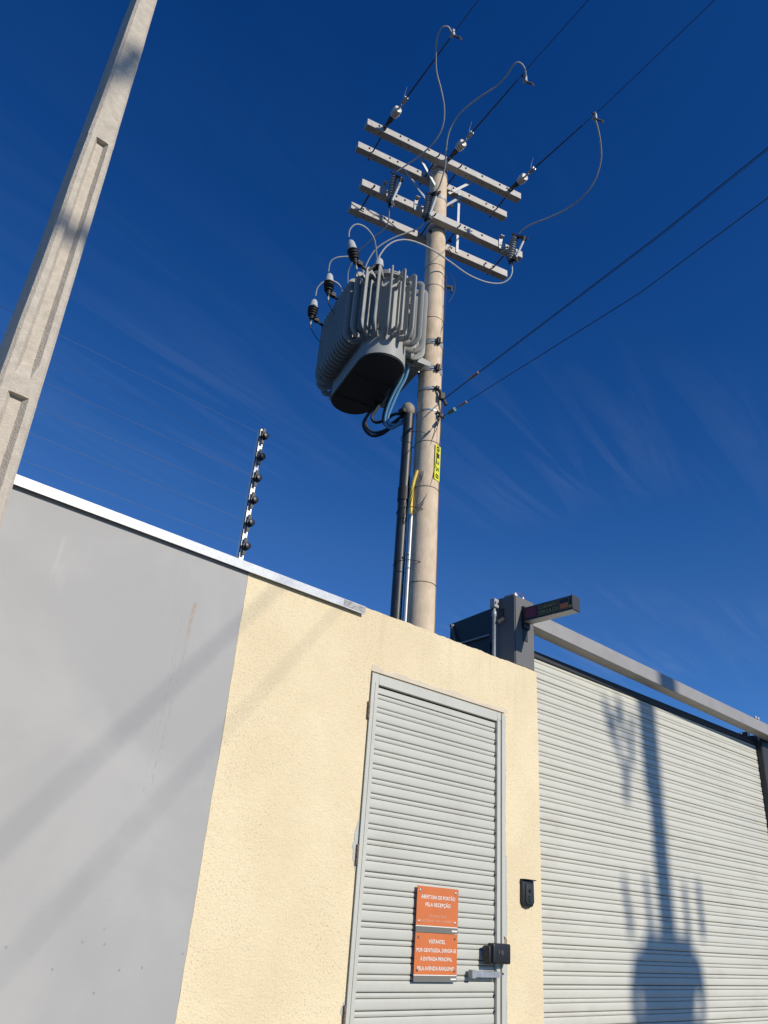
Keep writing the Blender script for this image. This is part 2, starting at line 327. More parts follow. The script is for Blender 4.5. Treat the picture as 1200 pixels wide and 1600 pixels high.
def text(body, name, material, parent, org, ax, ay, width=None, height=0.02, align='CENTER', thick=0.0006, weight=0.0, vscale=1.0):
    """flat lettering: org = centre of the base line, ax reading direction, ay up"""
    cu = bpy.data.curves.new(name, 'FONT'); cu.body = body; cu.size = 1.0; cu.align_x = align; cu.extrude = 0.0; cu.offset = weight; cu.resolution_u = 3
    tmp = bpy.data.objects.new('lettering_source', cu); sc.collection.objects.link(tmp)
    dg = bpy.context.evaluated_depsgraph_get(); me = bpy.data.meshes.new_from_object(tmp.evaluated_get(dg), depsgraph=dg)
    bpy.data.objects.remove(tmp); bpy.data.curves.remove(cu)
    xs = [q.co.x for q in me.vertices]; ext = max(xs) - min(xs); cxm = (max(xs) + min(xs)) / 2
    sx = (width / ext) if width else height; sy = height / 0.7 * vscale
    if not width: sx = sy * 0.8
    ax, ay = Vector(ax).normalized(), Vector(ay).normalized(); az = ax.cross(ay)
    o0 = ORG[parent.name]
    for q in me.vertices:
        w = Vector(org) + ax * ((q.co.x - cxm) * sx) + ay * (q.co.y * sy) + az * thick; q.co = w - o0
    me.materials.clear(); me.materials.append(M[material])
    o = bpy.data.objects.new(name, me); sc.collection.objects.link(o); o.parent = parent; ORG[o.name] = o0
    return o

UX, UY, UZ = Vector((1, 0, 0)), Vector((0, 1, 0)), Vector((0, 0, 1))
# ---------------------------------------------------------------- ground
MB().box(-1500, 1500, -1500, 1500, -1.0, -0.16).build('ground', 'earth', kind='structure', smooth=False)
MB().box(-200, 200, -8.0, -0.6, -0.5, -0.12).build('road', 'asphalt', kind='structure', smooth=False)
MB().box(-200, 200, -0.45, 2.8, -0.5, 0.0).build('pavement', 'paving', kind='structure', smooth=False)
MB().box(-200, 200, -0.6, -0.452, -0.5, 0.012).build('kerb', 'paving', kind='structure', smooth=False, bev=0.01)
MB().box(-200, 200, -11.0, -8.0, -0.5, 0.0).build('far_pavement', 'paving', kind='structure', smooth=False)
MB().box(-60, 60, 2.952, 60, -0.5, -0.004).build('yard_ground', 'earth', kind='structure', smooth=False)

# ---------------------------------------------------------------- boundary wall
WY = 2.8
wall = thing('boundary_wall', (1.62, WY, 0), 'rendered street wall, smooth grey paint on the left and rough cream paint around the door', 'wall')
MB().box(-9, 1.62, WY, WY + 0.15, 0, 2.915).build('grey_wall_panel', 'grey_wall', wall, smooth=False, label='smooth grey painted stretch of wall with a brown rust run')
def wavy(x0, x1, z, n, amp, seed):
    rnd = random.Random(seed); out = []; a = 0
    for i in range(n + 1):
        a = a * 0.6 + rnd.uniform(-amp, amp); out.append((x0 + (x1 - x0) * i / n, z + a))
    return out
top = [(x, z if x > 2.30 else 2.916) for x, z in wavy(1.621, 3.672, 2.931, 110, 0.0022, 3)]
DX0, DX1, DZ = 2.374, 3.366, 2.627
rr = random.Random(5)
side = [(3.672 + rr.uniform(-0.0025, 0.0015), z) for z in [2.9 - i * 0.05 for i in range(57)]]
mb = MB()
lin = [(x, z) for x, z in top]; lin[-1] = (3.668, 2.925)
mb.prism([(1.621, DZ)] + [(3.67, DZ)] + lin[::-1], (0, WY, 0), UX, UZ, UY, 0.15)
mb.box(1.621, DX0, WY, WY + 0.15, 0, DZ)
mb.prism([(DX1, 0), (3.67, 0)] + [(x, z) for x, z in side[::-1] if 0.02 < z < DZ - 0.02] + [(3.67, DZ), (DX1, DZ)], (0, WY, 0), UX, UZ, UY, 0.15)
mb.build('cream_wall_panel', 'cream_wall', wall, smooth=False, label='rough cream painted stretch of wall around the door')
rnd = random.Random(21); e_ = 0; edge = []
for i in range(120):
    e_ = e_ * 0.7 + rnd.uniform(-0.0012, 0.0012); edge.append((1.6195 + e_, 0.02 + 2.86 * i / 119))
MB().prism([(1.6225, 0.02)] + edge + [(1.6225, 2.88)], (0, WY - 0.0012, 0), UX, UZ, UY, 0.0011).build('paint_edge', 'cream_wall', wall, smooth=False)
# folded metal coping
mb = MB()
prof = [(-0.022, -0.010), (-0.022, 0.031), (0.172, 0.036), (0.172, -0.01), (0.168, -0.01), (0.168, 0.0315), (-0.018, 0.0265), (-0.018, -0.010)]
mb.prism([(x, z) for x, z in prof], (-9, WY, 2.892), UY, UZ, UX, 9 + 2.288)
cp = mb.build('metal_coping', 'cap_metal', wall, smooth=False, label='bright folded metal coping on top of the wall')
MB().box(2.15, 2.286, WY - 0.0232, WY - 0.0222, 2.888, 2.920).build('bare_coping_end', mat('scuffed_zinc', (0.30, 0.30, 0.29), 0.6, 0.4, var=0.4, scale=70), cp, smooth=False)
# unpainted mortar and stray grey paint round the door frame
def blob(x0, x1, z0, z1, seed, mt, name, n=26, a=0.012, y=WY - 0.0015):
    rnd = random.Random(seed); pts = []
    for i in range(n): pts.append((x0 + (x1 - x0) * i / n, z1 + rnd.uniform(-a, a * 0.4)))
    for i in range(n): pts.append((x1 + rnd.uniform(-a * 0.4, a * 0.5), z1 - (z1 - z0) * i / n))
    pts += [(x1, z0), (x0, z0)]
    MB().prism(pts, (0, y, 0), UX, UZ, UY, 0.0035).build(name, mt, wall, smooth=False)
blob(DX0 + 0.004, DX1 + 0.02, DZ + 0.0, DZ + 0.026, 2, 'plaster_raw', 'mortar_strip')
blob(DX1 + 0.0, DX1 + 0.014, 1.9, DZ - 0.02, 4, 'paint_patch', 'paint_smear', a=0.006)
blob(DX1 + 0.0, DX1 + 0.02, 0.6, 1.895, 8, 'paint_patch', 'paint_smear', a=0.007)
def blobl(x1, z0, z1, wmax, seed):
    rnd = random.Random(seed); n = 14
    pts = [(x1, z0), (x1, z1)] + [(x1 - wmax * math.sin(math.pi * (i + 0.5) / n) * rnd.uniform(0.75, 1.1), z1 - (z1 - z0) * (i + 0.5) / n) for i in range(n)]
    MB().prism(pts, (0, WY - 0.0015, 0), UX, UZ, UY, 0.0035).build('paint_smear', 'paint_patch', wall, smooth=False)
blobl(DX0, 1.74, 1.96, 0.028, 3); blobl(DX0, 1.2, 1.27, 0.02, 6)

# ---------------------------------------------------------------- electric fence on the coping
ef = thing('electric_fence', (1.60, 2.87, 2.93), 'white electric fence bar with six black insulators standing on the wall coping', 'electric fence')
ex, ey = 1.605, 2.865
MB().box(ex - 0.013, ex + 0.013, ey, ey + 0.004, 2.925, 3.665).box(ex - 0.013, ex - 0.010, ey, ey + 0.022, 2.925, 3.665).box(ex - 0.03, ex + 0.03, ey - 0.02, ey + 0.03, 2.931, 2.937).build('bar', 'white_bar', ef, smooth=False)
prof = [(0.006, 0), (0.015, 0.001), (0.015, 0.006), (0.010, 0.008), (0.010, 0.012), (0.0185, 0.014), (0.0185, 0.020), (0.011, 0.023), (0.011, 0.027), (0.016, 0.029), (0.015, 0.034), (0.008, 0.037)]
im = MB().lathe((0.004, 0, 0), (0.12, -1, 0.0), prof, 14).obox((0.002, -0.011, 0), UX, UY, UZ, 0.014, 0.010, 0.085).mesh('insulator', 'black')
for i in range(6):
    z = 3.62 - i * 0.119
    o = inst('insulator', im, ef, (ex, ey - 0.002, z))
    y = ey - 0.024
    pts = [Vector((ex + 0.0 - j * 1.0, y + 0.0, z - 0.012 * math.sin(math.pi * ((j % 4) / 4)))) for j in range(0, 9)]
    MB().tube(pts, 0.0007, 4, False).build('fence_wire', 'thin_wire', ef)

# ---------------------------------------------------------------- slats
def slat_mesh(x0, x1, pitch, depth, material, name='slat', rnd=0.0):
    # rolled profile: a broad shallow belly, then a narrow rib between two open grooves
    n = 13; pr = []
    h = pitch
    pr.append((0.012, 0.0))
    b0, b1 = 0.0022, h * 0.655
    for i in range(n): 
        u = i / (n - 1); pr.append((-depth * math.sin(math.pi * u) ** 0.28, b0 + (b1 - b0) * u))
    pr.append((0.010, b1 + 0.0008)); pr.append((0.010, b1 + 0.0024))
    c0, c1 = b1 + 0.003, h - 0.0012
    for i in range(5):
        u = i / 4; pr.append((-depth * 0.75 * math.sin(math.pi * u) ** 0.5, c0 + (c1 - c0) * u))
    pr.append((0.012, h - 0.001))
    vs = [(x0, y, z) for y, z in pr] + [(x1, y, z) for y, z in pr]; k = len(pr)
    mb = MB().add(vs, [(i, i + 1, i + 1 + k, i + k) for i in range(k - 1)])
    me = mb.mesh(name, material, smooth=True)
    return me

# pedestrian door
door = thing('metal_door', (2.87, WY, 0), 'pale grey slatted metal door in the cream wall, with two orange notices', 'door')
sl = slat_mesh(2.428, 3.305, 0.0650, 0.0046, 'door_paint')
z = 2.528 - 0.0650 * 38
MB().box(2.4275, 3.3055, WY + 0.0095, WY + 0.02, 2.530, 2.5605).build('top_filler', 'door_paint', door, bev=0.003)
for i in range(38):
    inst('slat', sl, door, (0, WY + 0.014 + random.uniform(-0.0006, 0.0006), z + i * 0.0650 + random.uniform(-0.0006, 0.0006)))
MB().box(2.381, 2.426, WY - 0.006, WY + 0.03, 0.02, 2.619).build('frame_stile', 'door_paint', door, bev=0.002)
MB().box(2.402, 2.405, WY - 0.0085, WY - 0.0055, 0.02, 2.575).build('stile_seam', 'door_paint', door, smooth=False)
MB().box(3.307, 3.334, WY - 0.006, WY + 0.03, 0.02, 2.575).build('frame_stile', 'door_paint', door, bev=0.002)
MB().box(3.338, 3.366, WY - 0.012, WY + 0.05, 0.0, 2.617).build('door_jamb', 'door_paint', door, bev=0.002)
MB().box(2.4265, 3.3065, WY - 0.005, WY + 0.03, 2.568, 2.619).box(3.3067, 3.337, WY - 0.005, WY + 0.03, 2.5755, 2.619).build('top_rail', 'door_paint', door, bev=0.002)
MB().box(2.4265, 3.3065, WY + 0.022, WY + 0.027, 0.02, 2.567).build('backing_sheet', 'dark_paint_and_shade', door, smooth=False)
MB().box(2.366, 2.3775, WY + 0.012, WY + 0.03, 0.0, 2.62).build('hinge_gap_dark', 'ink', door, smooth=False)  # black strip stands in for the shade inside the hinge gap
for zh in (2.436, 1.808, 1.211):
    mb = MB()
    for k in range(3): mb.lathe((2.372, WY - 0.008, zh - 0.04 + k * 0.028), UZ, [(0.0055, 0), (0.006, 0.002), (0.006, 0.024), (0.0055, 0.026)], 10)
    mb.build('hinge', 'rust', door)
gapm = MB().lathe((0, 0, 0), (0, -1, 0), [(0.0052, 0), (0.0052, 0.0065), (0.004, 0.007)], 8).mesh('slat_end_gap', 'ink')
for i in range(38):
    if z + i * 0.065 > 0.9: inst('slat_end_gap', gapm, door, (3.3035, WY + 0.0145, z + i * 0.065 + 0.0535))
MB().box(3.3345, 3.3375, WY - 0.004, WY + 0.02, 2.46, 2.56).build('rust_line', 'rust', door, smooth=False)
# lock pull bar
h = MB().box(3.108, 3.300, WY - 0.028, WY - 0.006, 1.356, 1.382).box(3.300, 3.326, WY - 0.018, WY - 0.0065, 1.362, 1.378)
h.build('pull_bar', 'zinc', door, bev=0.002)
MB().box(3.104, 3.132, WY - 0.031, WY - 0.004, 1.352, 1.386).build('pull_bar_end', 'galv', door, bev=0.002)
for zz in (1.372, 1.10):
    MB().lathe((3.343, WY - 0.0125, zz), (0, -1, 0), [(0.005, 0), (0.005, 0.002), (0.002, 0.003)], 10).build('screw', 'steel_dark', door)

# electric lock box
lock = thing('electric_lock', (3.33, WY - 0.01, 1.46), 'black electric lock box bridging the door edge above the pull bar', 'lock')
MB().box(3.203, 3.2225, WY - 0.046, WY - 0.007, 1.410, 1.488).build('lock_body', 'black', lock, bev=0.006, seg=2)
MB().box(3.223, 3.352, WY - 0.056, WY - 0.013, 1.414, 1.500).build('lock_cover', 'black', lock, bev=0.010, seg=3)
MB().lathe((3.285, WY - 0.0555, 1.462), (0, -1, 0), [(0.012, 0), (0.012, 0.003), (0.009, 0.004)], 16).build('key_cylinder', 'steel_dark', lock)
MB().box(3.255, 3.267, WY - 0.0595, WY - 0.0555, 1.454, 1.472).build('release_key', 'steel_dark', lock, bev=0.001)
MB().tube([(3.36, WY - 0.02, 1.50), (3.361, WY - 0.02, 1.518), (3.352, WY - 0.012, 1.53)], 0.003, 6).build('lock_wire', 'copper', lock)

# card reader
rd = thing('access_reader', (3.54, WY, 1.67), 'small black access reader with a rain hood on the cream wall', 'card reader')
pl = [(-0.046, 0.115), (0.046, 0.115), (0.048, 0.015), (0.034, -0.006), (0.0, -0.014), (-0.034, -0.006), (-0.048, 0.015)]
MB().prism(pl, (3.541, WY - 0.018, 1.678), UX, UZ, UY, 0.018).build('reader_body', 'black', rd, bev=0.004, seg=2)
pl2 = [(-0.028, 0.098), (0.030, 0.098), (0.032, 0.018), (0.02, 0.004), (-0.02, 0.004), (-0.030, 0.018)]
MB().prism(pl2, (3.545, WY - 0.0225, 1.678), UX, UZ, UY, 0.005).build('reader_face', 'rubber', rd, bev=0.002, seg=2)
MB().lathe((3.545, WY - 0.0225, 1.745), (0, -1, 0), [(0.0085, 0), (0.0085, 0.004), (0.005, 0.005)], 18).build('sensor_eye', 'glass_dark', rd)
MB().box(3.537, 3.553, WY - 0.0255, WY - 0.0225, 1.692, 1.722).build('keypad', 'glass_dark', rd, bev=0.001)
MB().prism([(-0.047, 0), (0.049, 0), (0.049, 0.005), (-0.047, 0.005)], (3.541, WY - 0.034, 1.793), UX, UZ, UY, 0.034).build('rain_hood', 'black', rd, bev=0.002)

# notices on the door
SY = WY - 0.008
def notice(zt, zb, label, lines, small):
    o = thing('notice_sign', (2.885, SY, zb), label, 'sign', 'orange notices on the door')
    x0, x1 = 2.748, 3.022; zs = zb + 0.024
    MB().box(x0, x1, SY, SY + 0.003, zs + 0.0035, zt).build('orange_panel', 'orange', o, smooth=False)
    MB().box(x0, x1, SY, SY + 0.003, zs, zs + 0.0034).build('white_rule', 'sign_white', o, smooth=False)
    MB().box(x0, x1, SY, SY + 0.003, zb, zs - 0.0001).build('grey_strip', 'sign_grey', o, smooth=False)
    for (txt, zz, wd, hh) in lines: text(txt, 'lettering', 'sign_white', o, ((x0 + x1) / 2 + 0.0, SY - 0.0006, zz), UX, UZ, wd, hh, weight=0.013)
    for (txt, zz, wd, hh) in small: text(txt, 'lettering', 'sign_pale', o, ((x0 + x1) / 2 + 0.0, SY - 0.0006, zz), UX, UZ, wd, hh, weight=0.0)
    MB().box(x1 - 0.040, x1 - 0.004, SY - 0.0008, SY, zb + 0.008, zb + 0.0145).build('maker_mark', 'sign_white', o, smooth=False)
    for sx in (x0 + 0.018, x1 - 0.018):
        for zz in (zt - 0.018, zs + 0.020):
            MB().lathe((sx, SY, zz), (0, -1, 0), [(0.006, 0), (0.006, 0.0015), (0.004, 0.003)], 12).build('screw', 'zinc' if zt > 1.6 else 'rust', o)
    return o
notice(1.7145, 1.5270, 'upper orange notice on the door, headed ABERTURA DE PORTÃO PELA RECEPÇÃO', [('ABERTURA DE PORTÃO', 1.6640, 0.226, 0.0150), ('PELA RECEPÇÃO', 1.6330, 0.166, 0.0150)],
       [('SEGUNDA A SEXTA', 1.5895, 0.116, 0.0095), ('DAS 07:30H ÀS 17:30H – HORÁRIO MS', 1.5700, 0.232, 0.0095)])
notice(1.5255, 1.3355, 'lower orange notice on the door, beginning VISITANTES', [('VISITANTES,', 1.4850, 0.108, 0.0150), ('POR GENTILEZA, DIRIGIR-SE', 1.4510, 0.256, 0.0140),
       ('À ENTRADA PRINCIPAL', 1.4170, 0.206, 0.0145), ('PELA AVENIDA RANULPHO', 1.3800, 0.238, 0.0150)], [])

# ---------------------------------------------------------------- vehicle gate
GY = 3.0
gate = thing('vehicle_gate', (5.3, GY, 0), 'wide pale slatted vehicle gate carrying the shadow of a street transformer', 'gate')
gs = slat_mesh(3.50, 7.10, 0.0645, 0.0048, 'gate_paint')
z = 3.112 - 0.0645 * 48
for i in range(48):
    o = inst('slat', gs, gate, (random.uniform(-0.004, 0.004), GY + random.uniform(-0.0012, 0.0012), z + i * 0.0645), Quaternion((0, 1, 0), random.uniform(-0.0002, 0.0002)))
MB().box(3.5, 7.06, GY - 0.012, GY + 0.03, 3.114, 3.158).build('top_bar', 'dark_paint_and_shade', gate, bev=0.003)  # the beam's shadow on this bar is put into its dark colour
MB().box(3.5, 7.06, GY + 0.02, GY + 0.03, 0.02, 3.112).build('backing_sheet', 'dark_paint_and_shade', gate, smooth=False)
MB().tube([(7.05, GY - 0.02, 3.07), (7.075, GY - 0.03, 3.03), (7.07, GY - 0.03, 2.98)], 0.010, 8).build('hinge_arm', 'steel_dark', gate)
MB().box(3.71, 3.80, GY - 0.0125, GY - 0.0115, 1.242, 1.246).build('red_scuff', 'red_mark', gate, smooth=False)

# gate posts: folded steel boxes
lp = thing('gate_post', (3.58, 2.82, 0), 'dark grey steel gate post rising beside the cream wall, holding the warning sign', 'gate post', 'gate posts')
MB().box(3.488, 3.669, 2.8165, 2.965, 2.0, 3.375).build('post_box', 'post_paint', lp, bev=0.003)
MB().box(3.492, 3.665, 2.811, 2.816, 2.94, 3.37).build('front_cover', 'post_paint', lp, smooth=False, bev=0.0015)
MB().box(3.505, 3.54, 2.83, 2.86, 3.3755, 3.395).box(3.49, 3.50, 2.82, 2.90, 3.3755, 3.385).build('post_cap_bracket', 'galv', lp, bev=0.002)
for q in ((3.515, 2.83), (3.60, 2.84), (3.53, 2.87)):
    MB().lathe((q[0], q[1], 3.376), UZ, [(0.009, 0), (0.009, 0.012), (0.005, 0.013), (0.005, 0.022)], 6).build('bolt', 'zinc', lp)
MB().box(3.474, 3.4875, 2.90, 2.93, 3.235, 3.30).build('side_catch', 'steel_dark', lp, bev=0.002)
MB().tube([(3.53, 2.85, 3.40), (3.58, 2.85, 3.42), (3.62, 2.84, 3.405), (3.63, 2.83, 3.37)], 0.002, 5).build('cable', 'red_mark', lp)
cov = thing('counterweight_cover', (3.62, 3.25, 2.0), 'dark steel cover standing behind the left gate post', 'cover', 'counterweight covers of the gate')
MB().prism([(3.07, 2.0), (3.46, 2.0), (3.46, 3.35), (3.07, 3.385)], (3.60, 0, 0), UY, UZ, UX, 0.05).build('cover_sheet', 'dark_paint_and_shade', cov, bev=0.003)
MB().bar((3.593, 3.44, 3.34), (3.593, 3.33, 3.05), 0.012, 0.03, UX).build('diagonal_brace', 'post_paint', cov)
MB().bar((3.594, 3.10, 3.20), (3.594, 3.36, 3.19), 0.01, 0.022, UX).build('rail', 'beam_paint', cov)
MB().box(3.585, 3.60, 3.42, 3.45, 3.325, 3.335).build('clip', 'white_bar', cov)
cov2 = thing('counterweight_cover', (7.03, 3.2, 2.0), 'dark steel cover at the far right end of the gate', 'cover', 'counterweight covers of the gate')
MB().prism([(3.06, 2.0), (3.20, 2.0), (3.20, 3.235), (3.06, 3.245)], (7.03, 0, 0), UY, UZ, UX, 0.05).build('cover_sheet', 'dark_paint_and_shade', cov2, bev=0.003)
MB().box(7.012, 7.029, 3.11, 3.13, 3.225, 3.232).build('clip', 'white_bar', cov2)
rp = thing('gate_post', (7.1, 2.95, 0), 'dark steel gate post at the right edge of the gate', 'gate post', 'gate posts')
MB().box(7.01, 7.20, 2.945, 3.10, 2.0, 3.20).build('post_box', 'dark_paint_and_shade', rp, bev=0.003)
MB().box(7.014, 7.196, 2.9395, 2.9445, 2.1, 3.195).build('front_cover', 'dark_paint_and_shade', rp, bev=0.0015)
# header beam
bm_ = thing('gate_beam', (5.2, 2.85, 3.2), 'light grey steel beam spanning above the vehicle gate', 'beam')
B0, B1 = Vector((3.672, 2.875, 3.277)), Vector((7.20, 2.875, 3.203))
mb = MB(); d = (B1 - B0).normalized(); n = UY.cross(d) * -1
if n.z < 0: n = -n
mb.obox((B0 + B1) / 2, d, UY, n, (B1 - B0).length, 0.10, 0.098); mb.build('beam_tube', 'beam_paint', bm_, bev=0.004)
MB().tube([(3.70, 2.86, 3.222), (3.71, 2.85, 3.19), (3.68, 2.84, 3.16)], 0.006, 6).build('beam_bolt', 'zinc', bm_)
# safety sensors on thin poles
sp = thing('gate_sensor', (3.43, 2.93, 2.7), 'small zinc sensor box on a thin pipe left of the gate post', 'sensor', 'sensors of the gate')
MB().lathe((3.432, 2.93, 2.6), UZ, [(0.011, 0), (0.011, 0.64), (0.015, 0.645), (0.015, 0.67), (0.008, 0.68), (0.008, 0.70)], 14).build('pipe', 'galv', sp)
MB().box(3.412, 3.454, 2.91, 2.95, 3.295, 3.352).build('sensor_box', 'galv', sp, bev=0.003)
MB().box(3.416, 3.424, 2.907, 2.9095, 3.315, 3.33).build('lens', 'black', sp)
MB().box(3.440, 3.448, 2.907, 2.9095, 3.315, 3.33).build('lens', 'black', sp)
MB().tube([(3.44, 2.91, 3.20), (3.47, 2.89, 3.23)], 0.012, 8).build('clamp', 'steel_dark', sp)
sp2 = thing('gate_sensor', (7.02, 2.9, 3.1), 'small bracket sticking up above the beam at the right edge', 'sensor', 'sensors of the gate')
mb = MB()
for x_ in (6.985, 7.04): mb.tube([(x_, 2.95, 3.15), (x_ - 0.004, 2.95, 3.345)], 0.004, 6)
mb.tube([(6.985, 2.95, 3.22), (7.04, 2.95, 3.345)], 0.004, 6).tube([(6.975, 2.95, 3.345), (7.06, 2.95, 3.345)], 0.004, 6)
mb.build('bracket_frame', 'zinc', sp2)
for x_ in (6.982, 7.036): MB().lathe((x_, 2.95, 3.335), UZ, [(0.008, 0), (0.010, 0.012), (0.007, 0.022)], 10).build('cap', 'porcelain', sp2)

# warning sign box cantilevered towards the street
ws = thing('warning_light_sign', (3.55, 2.81, 3.22), 'black warning box reading CUIDADO VEICULOS, jutting from the gate post', 'sign')
WX0, WX1, WYA, WYB, WZ0, WZ1 = 3.545, 3.615, 2.440, 2.795, 3.215, 3.300
MB().box(WX0, WX1, WYA, WYB, WZ0, WZ1).build('housing', 'black', ws, bev=0.002)
MB().box(WX0 - 0.0035, WX1 + 0.001, WYA - 0.003, WYA + 0.004, WZ0 - 0.001, WZ1 + 0.002).build('end_cap', 'dark_paint_and_shade', ws, bev=0.001)
MB().box(WX0 + 0.004, WX1 - 0.002, WYA + 0.006, WYB, WZ0 - 0.0025, WZ0 - 0.0005).build('bottom_plate', 'galv', ws)
MB().box(3.548, 3.612, 2.7955, 2.811, 3.175, 3.315).build('mounting_plate', 'black', ws, bev=0.002)
MB().box(3.556, 3.602, 2.806, 2.8105, 3.10, 3.174).build('arm_shadow_plate', 'dark_paint_and_shade', ws, bev=0.002)  # dark plate painted in as the sign arm's shadow on the post
fx = WX0 - 0.0008
def frame_yz(y0, y1, z0, z1, w, name, mt):
    MB().box(fx - 0.001, fx, y0, y1, z1 - w, z1).box(fx - 0.001, fx, y0, y1, z0, z0 + w).box(fx - 0.001, fx, y0, y0 + w, z0 + w, z1 - w).box(fx - 0.001, fx, y1 - w, y1, z0 + w, z1 - w).build(name, mt, ws, smooth=False)
frame_yz(2.534, 2.690, 3.226, 3.291, 0.0018, 'panel_frame', 'led_frame')
frame_yz(2.462, 2.530, 3.226, 3.291, 0.0022, 'lamp_frame', 'led_frame')
text('CUIDADO', 'lettering', 'led_yellow', ws, (fx, 2.612, 3.2635), -UY, UZ, 0.140, 0.0200, weight=0.012)
text('VEICULOS', 'lettering', 'led_yellow', ws, (fx, 2.612, 3.2335), -UY, UZ, 0.140, 0.0200, weight=0.012)
MB().box(fx - 0.001, fx, 2.700, 2.775, 3.228, 3.290).build('red_lamp', 'led_red', ws)
MB().box(fx - 0.002, fx, 2.694, 2.697, 3.226, 3.291).build('red_edge', 'led_red', ws)
MB().box(fx - 0.001, fx, 2.468, 2.525, 3.232, 3.262).build('amber_lamp', 'led_orange', ws)
MB().box(fx - 0.001, fx, 2.445, 2.462, 3.228, 3.242).build('sticker', 'led_yellow', ws)

# ---------------------------------------------------------------- left concrete utility pole (double-T section)
dt = thing('concrete_pole', (0.42, 2.35, 0), 'weathered concrete pole with recessed panels, crossing the left edge of the photo', 'utility pole')
def xl(z): return 0.3625 - 0.0035 * (z - 3.0)
def xr(z): return 0.488 - 0.0285 * (z - 3.0)
def yb(z): return 0.155 - 0.012 * (z - 3.0)
rows = []
segs = [(-0.6, 1.62, 1), (1.85, 2.985, 1), (3.05, 4.19, 1)]
zs = [(-0.5, 0)]
for a, b_, _ in segs: zs += [(a - 0.0, 0), (a + 0.07, 1), (b_ - 0.002, 1), (b_, 0)]
zs = sorted(set(zs)); zs = [q for q in zs if q[0] >= -0.5] + [(7.5, 0)]
full = []
for i in range(len(zs) - 1):
    (z0, a0), (z1, a1) = zs[i], zs[i + 1]; kk = max(1, int((z1 - z0) / 0.12))
    for j in range(kk): full.append((z0 + (z1 - z0) * j / kk, a0 + (a1 - a0) * j / kk))
full.append(zs[-1])
vs = []; rnd = random.Random(11)
for z_, a in full:
    L_, R_ = xl(z_) + rnd.uniform(-0.0015, 0.0015), xr(z_) + rnd.uniform(-0.001, 0.001); w_ = R_ - L_; D_ = yb(z_); yf = 2.35 + rnd.uniform(-0.0006, 0.0006); rd_ = 0.021 * a
    prof_ = [(L_ - 0.006, yf + 0.010), (L_ + 0.006, yf), (L_ + w_ * 0.24, yf), (L_ + w_ * 0.36, yf + rd_), (L_ + w_ * 0.64, yf + rd_), (L_ + w_ * 0.76, yf), (R_ - 0.010, yf), (R_, yf + 0.010),
             (R_, yf + D_), (L_ - 0.012, yf + D_)]
    vs += [(x_, y_, z_) for x_, y_ in prof_]
K = 10; fs = []
for i in range(len(full) - 1):
    for j in range(K): fs.append((i * K + j, i * K + (j + 1) % K, (i + 1) * K + (j + 1) % K, (i + 1) * K + j))
fs.append(tuple(range(K))); fs.append(tuple((len(full) - 1) * K + j for j in range(K)))
MB().add(vs, fs).build('shaft', 'left_conc', dt, smooth=False)

# ---------------------------------------------------------------- transformer pole behind the wall
AX = Vector((0.95976, -0.28081, 0)); WX = Vector((-0.28081, -0.95976, 0)); P0 = Vector((4.82, 5.07, 0))
def PL(s_, t_, z_): q = P0 + AX * s_ + WX * t_; q.z = z_; return q
def pc(z_): return Vector((4.87 - 0.07 * z_ / 10.4, 5.03 + 0.06 * z_ / 10.4, z_))
def pr_(z_): return 0.166 - 0.0052 * z_
pole = thing('utility_pole', (4.87, 5.03, 0), 'round beige concrete pole with four crossarms carrying the transformer behind the wall', 'utility pole')
mb = MB(); vs = []; fs = []; nn = 40; zz = [0.0 + i * 0.5 for i in range(21)] + [10.46]
for z_ in zz:
    c_ = pc(z_); r_ = pr_(z_)
    for j in range(nn):
        a = 2 * math.pi * j / nn; rr_ = r_ - (0.003 if j in (33,) else 0)
        vs.append((c_.x + math.cos(a) * rr_, c_.y + math.sin(a) * rr_, z_))
for i in range(len(zz) - 1):
    for j in range(nn): fs.append((i * nn + j, i * nn + (j + 1) % nn, (i + 1) * nn + (j + 1) % nn, (i + 1) * nn + j))
fs.append(tuple((len(zz) - 1) * nn + j for j in range(nn)))
mb.add(vs, fs).build('shaft', 'pole_conc', pole)
sa_ = R(303)
MB().tube([pc(z_) + Vector((math.cos(sa_), math.sin(sa_), 0)) * (pr_(z_) + 0.0005) for z_ in (0, 3, 6, 8.9)], 0.0035, 6).build('mould_seam', mat('seam_dark', (0.30, 0.22, 0.15), 0.9, var=0.3), pole)
for z_ in (4.42, 5.47, 6.02, 8.22, 7.72, 8.55): # tie wires and straps
    MB().ring(pc(z_), UZ, pr_(z_) + 0.002, 0.0028, 32, 6).build('tie_wire', 'steel_dark', pole)
def band(z_, h_, mt, r_=0.006):
    c_ = pc(z_); q = pr_(z_)
    return MB().lathe(c_ - UZ * h_ / 2, UZ, [(q - 0.01, 0), (q + r_, 0), (q + r_, h_), (q - 0.01, h_)], 36).build('clamp_band', mt, pole)
for z_, h_, mt in ((7.36, 0.075, 'galv'), (6.98, 0.075, 'galv'), (6.70, 0.035, 'zinc'), (6.42, 0.018, 'zinc'), (10.18, 0.05, 'arm_steel'), (9.16, 0.05, 'arm_steel'), (9.72, 0.04, 'galv')):
    b_ = band(z_, h_, mt)
    # bolted lugs at the street side
    ang = Vector((-0.15, -0.99, 0)).normalized(); c_ = pc(z_) + ang * (pr_(z_) + 0.02)
    if h_ > 0.03 and z_ < 9:
        MB().obox(c_, ang, ang.cross(UZ), UZ, 0.05, 0.014, h_ * 1.15).obox(c_ + ang.cross(UZ) * 0.025, ang, ang.cross(UZ), UZ, 0.05, 0.012, h_ * 1.1).tube([c_ - ang.cross(UZ) * 0.04, c_ + ang.cross(UZ) * 0.07], 0.007, 6).build('clamp_lug', 'steel_dark', pole)
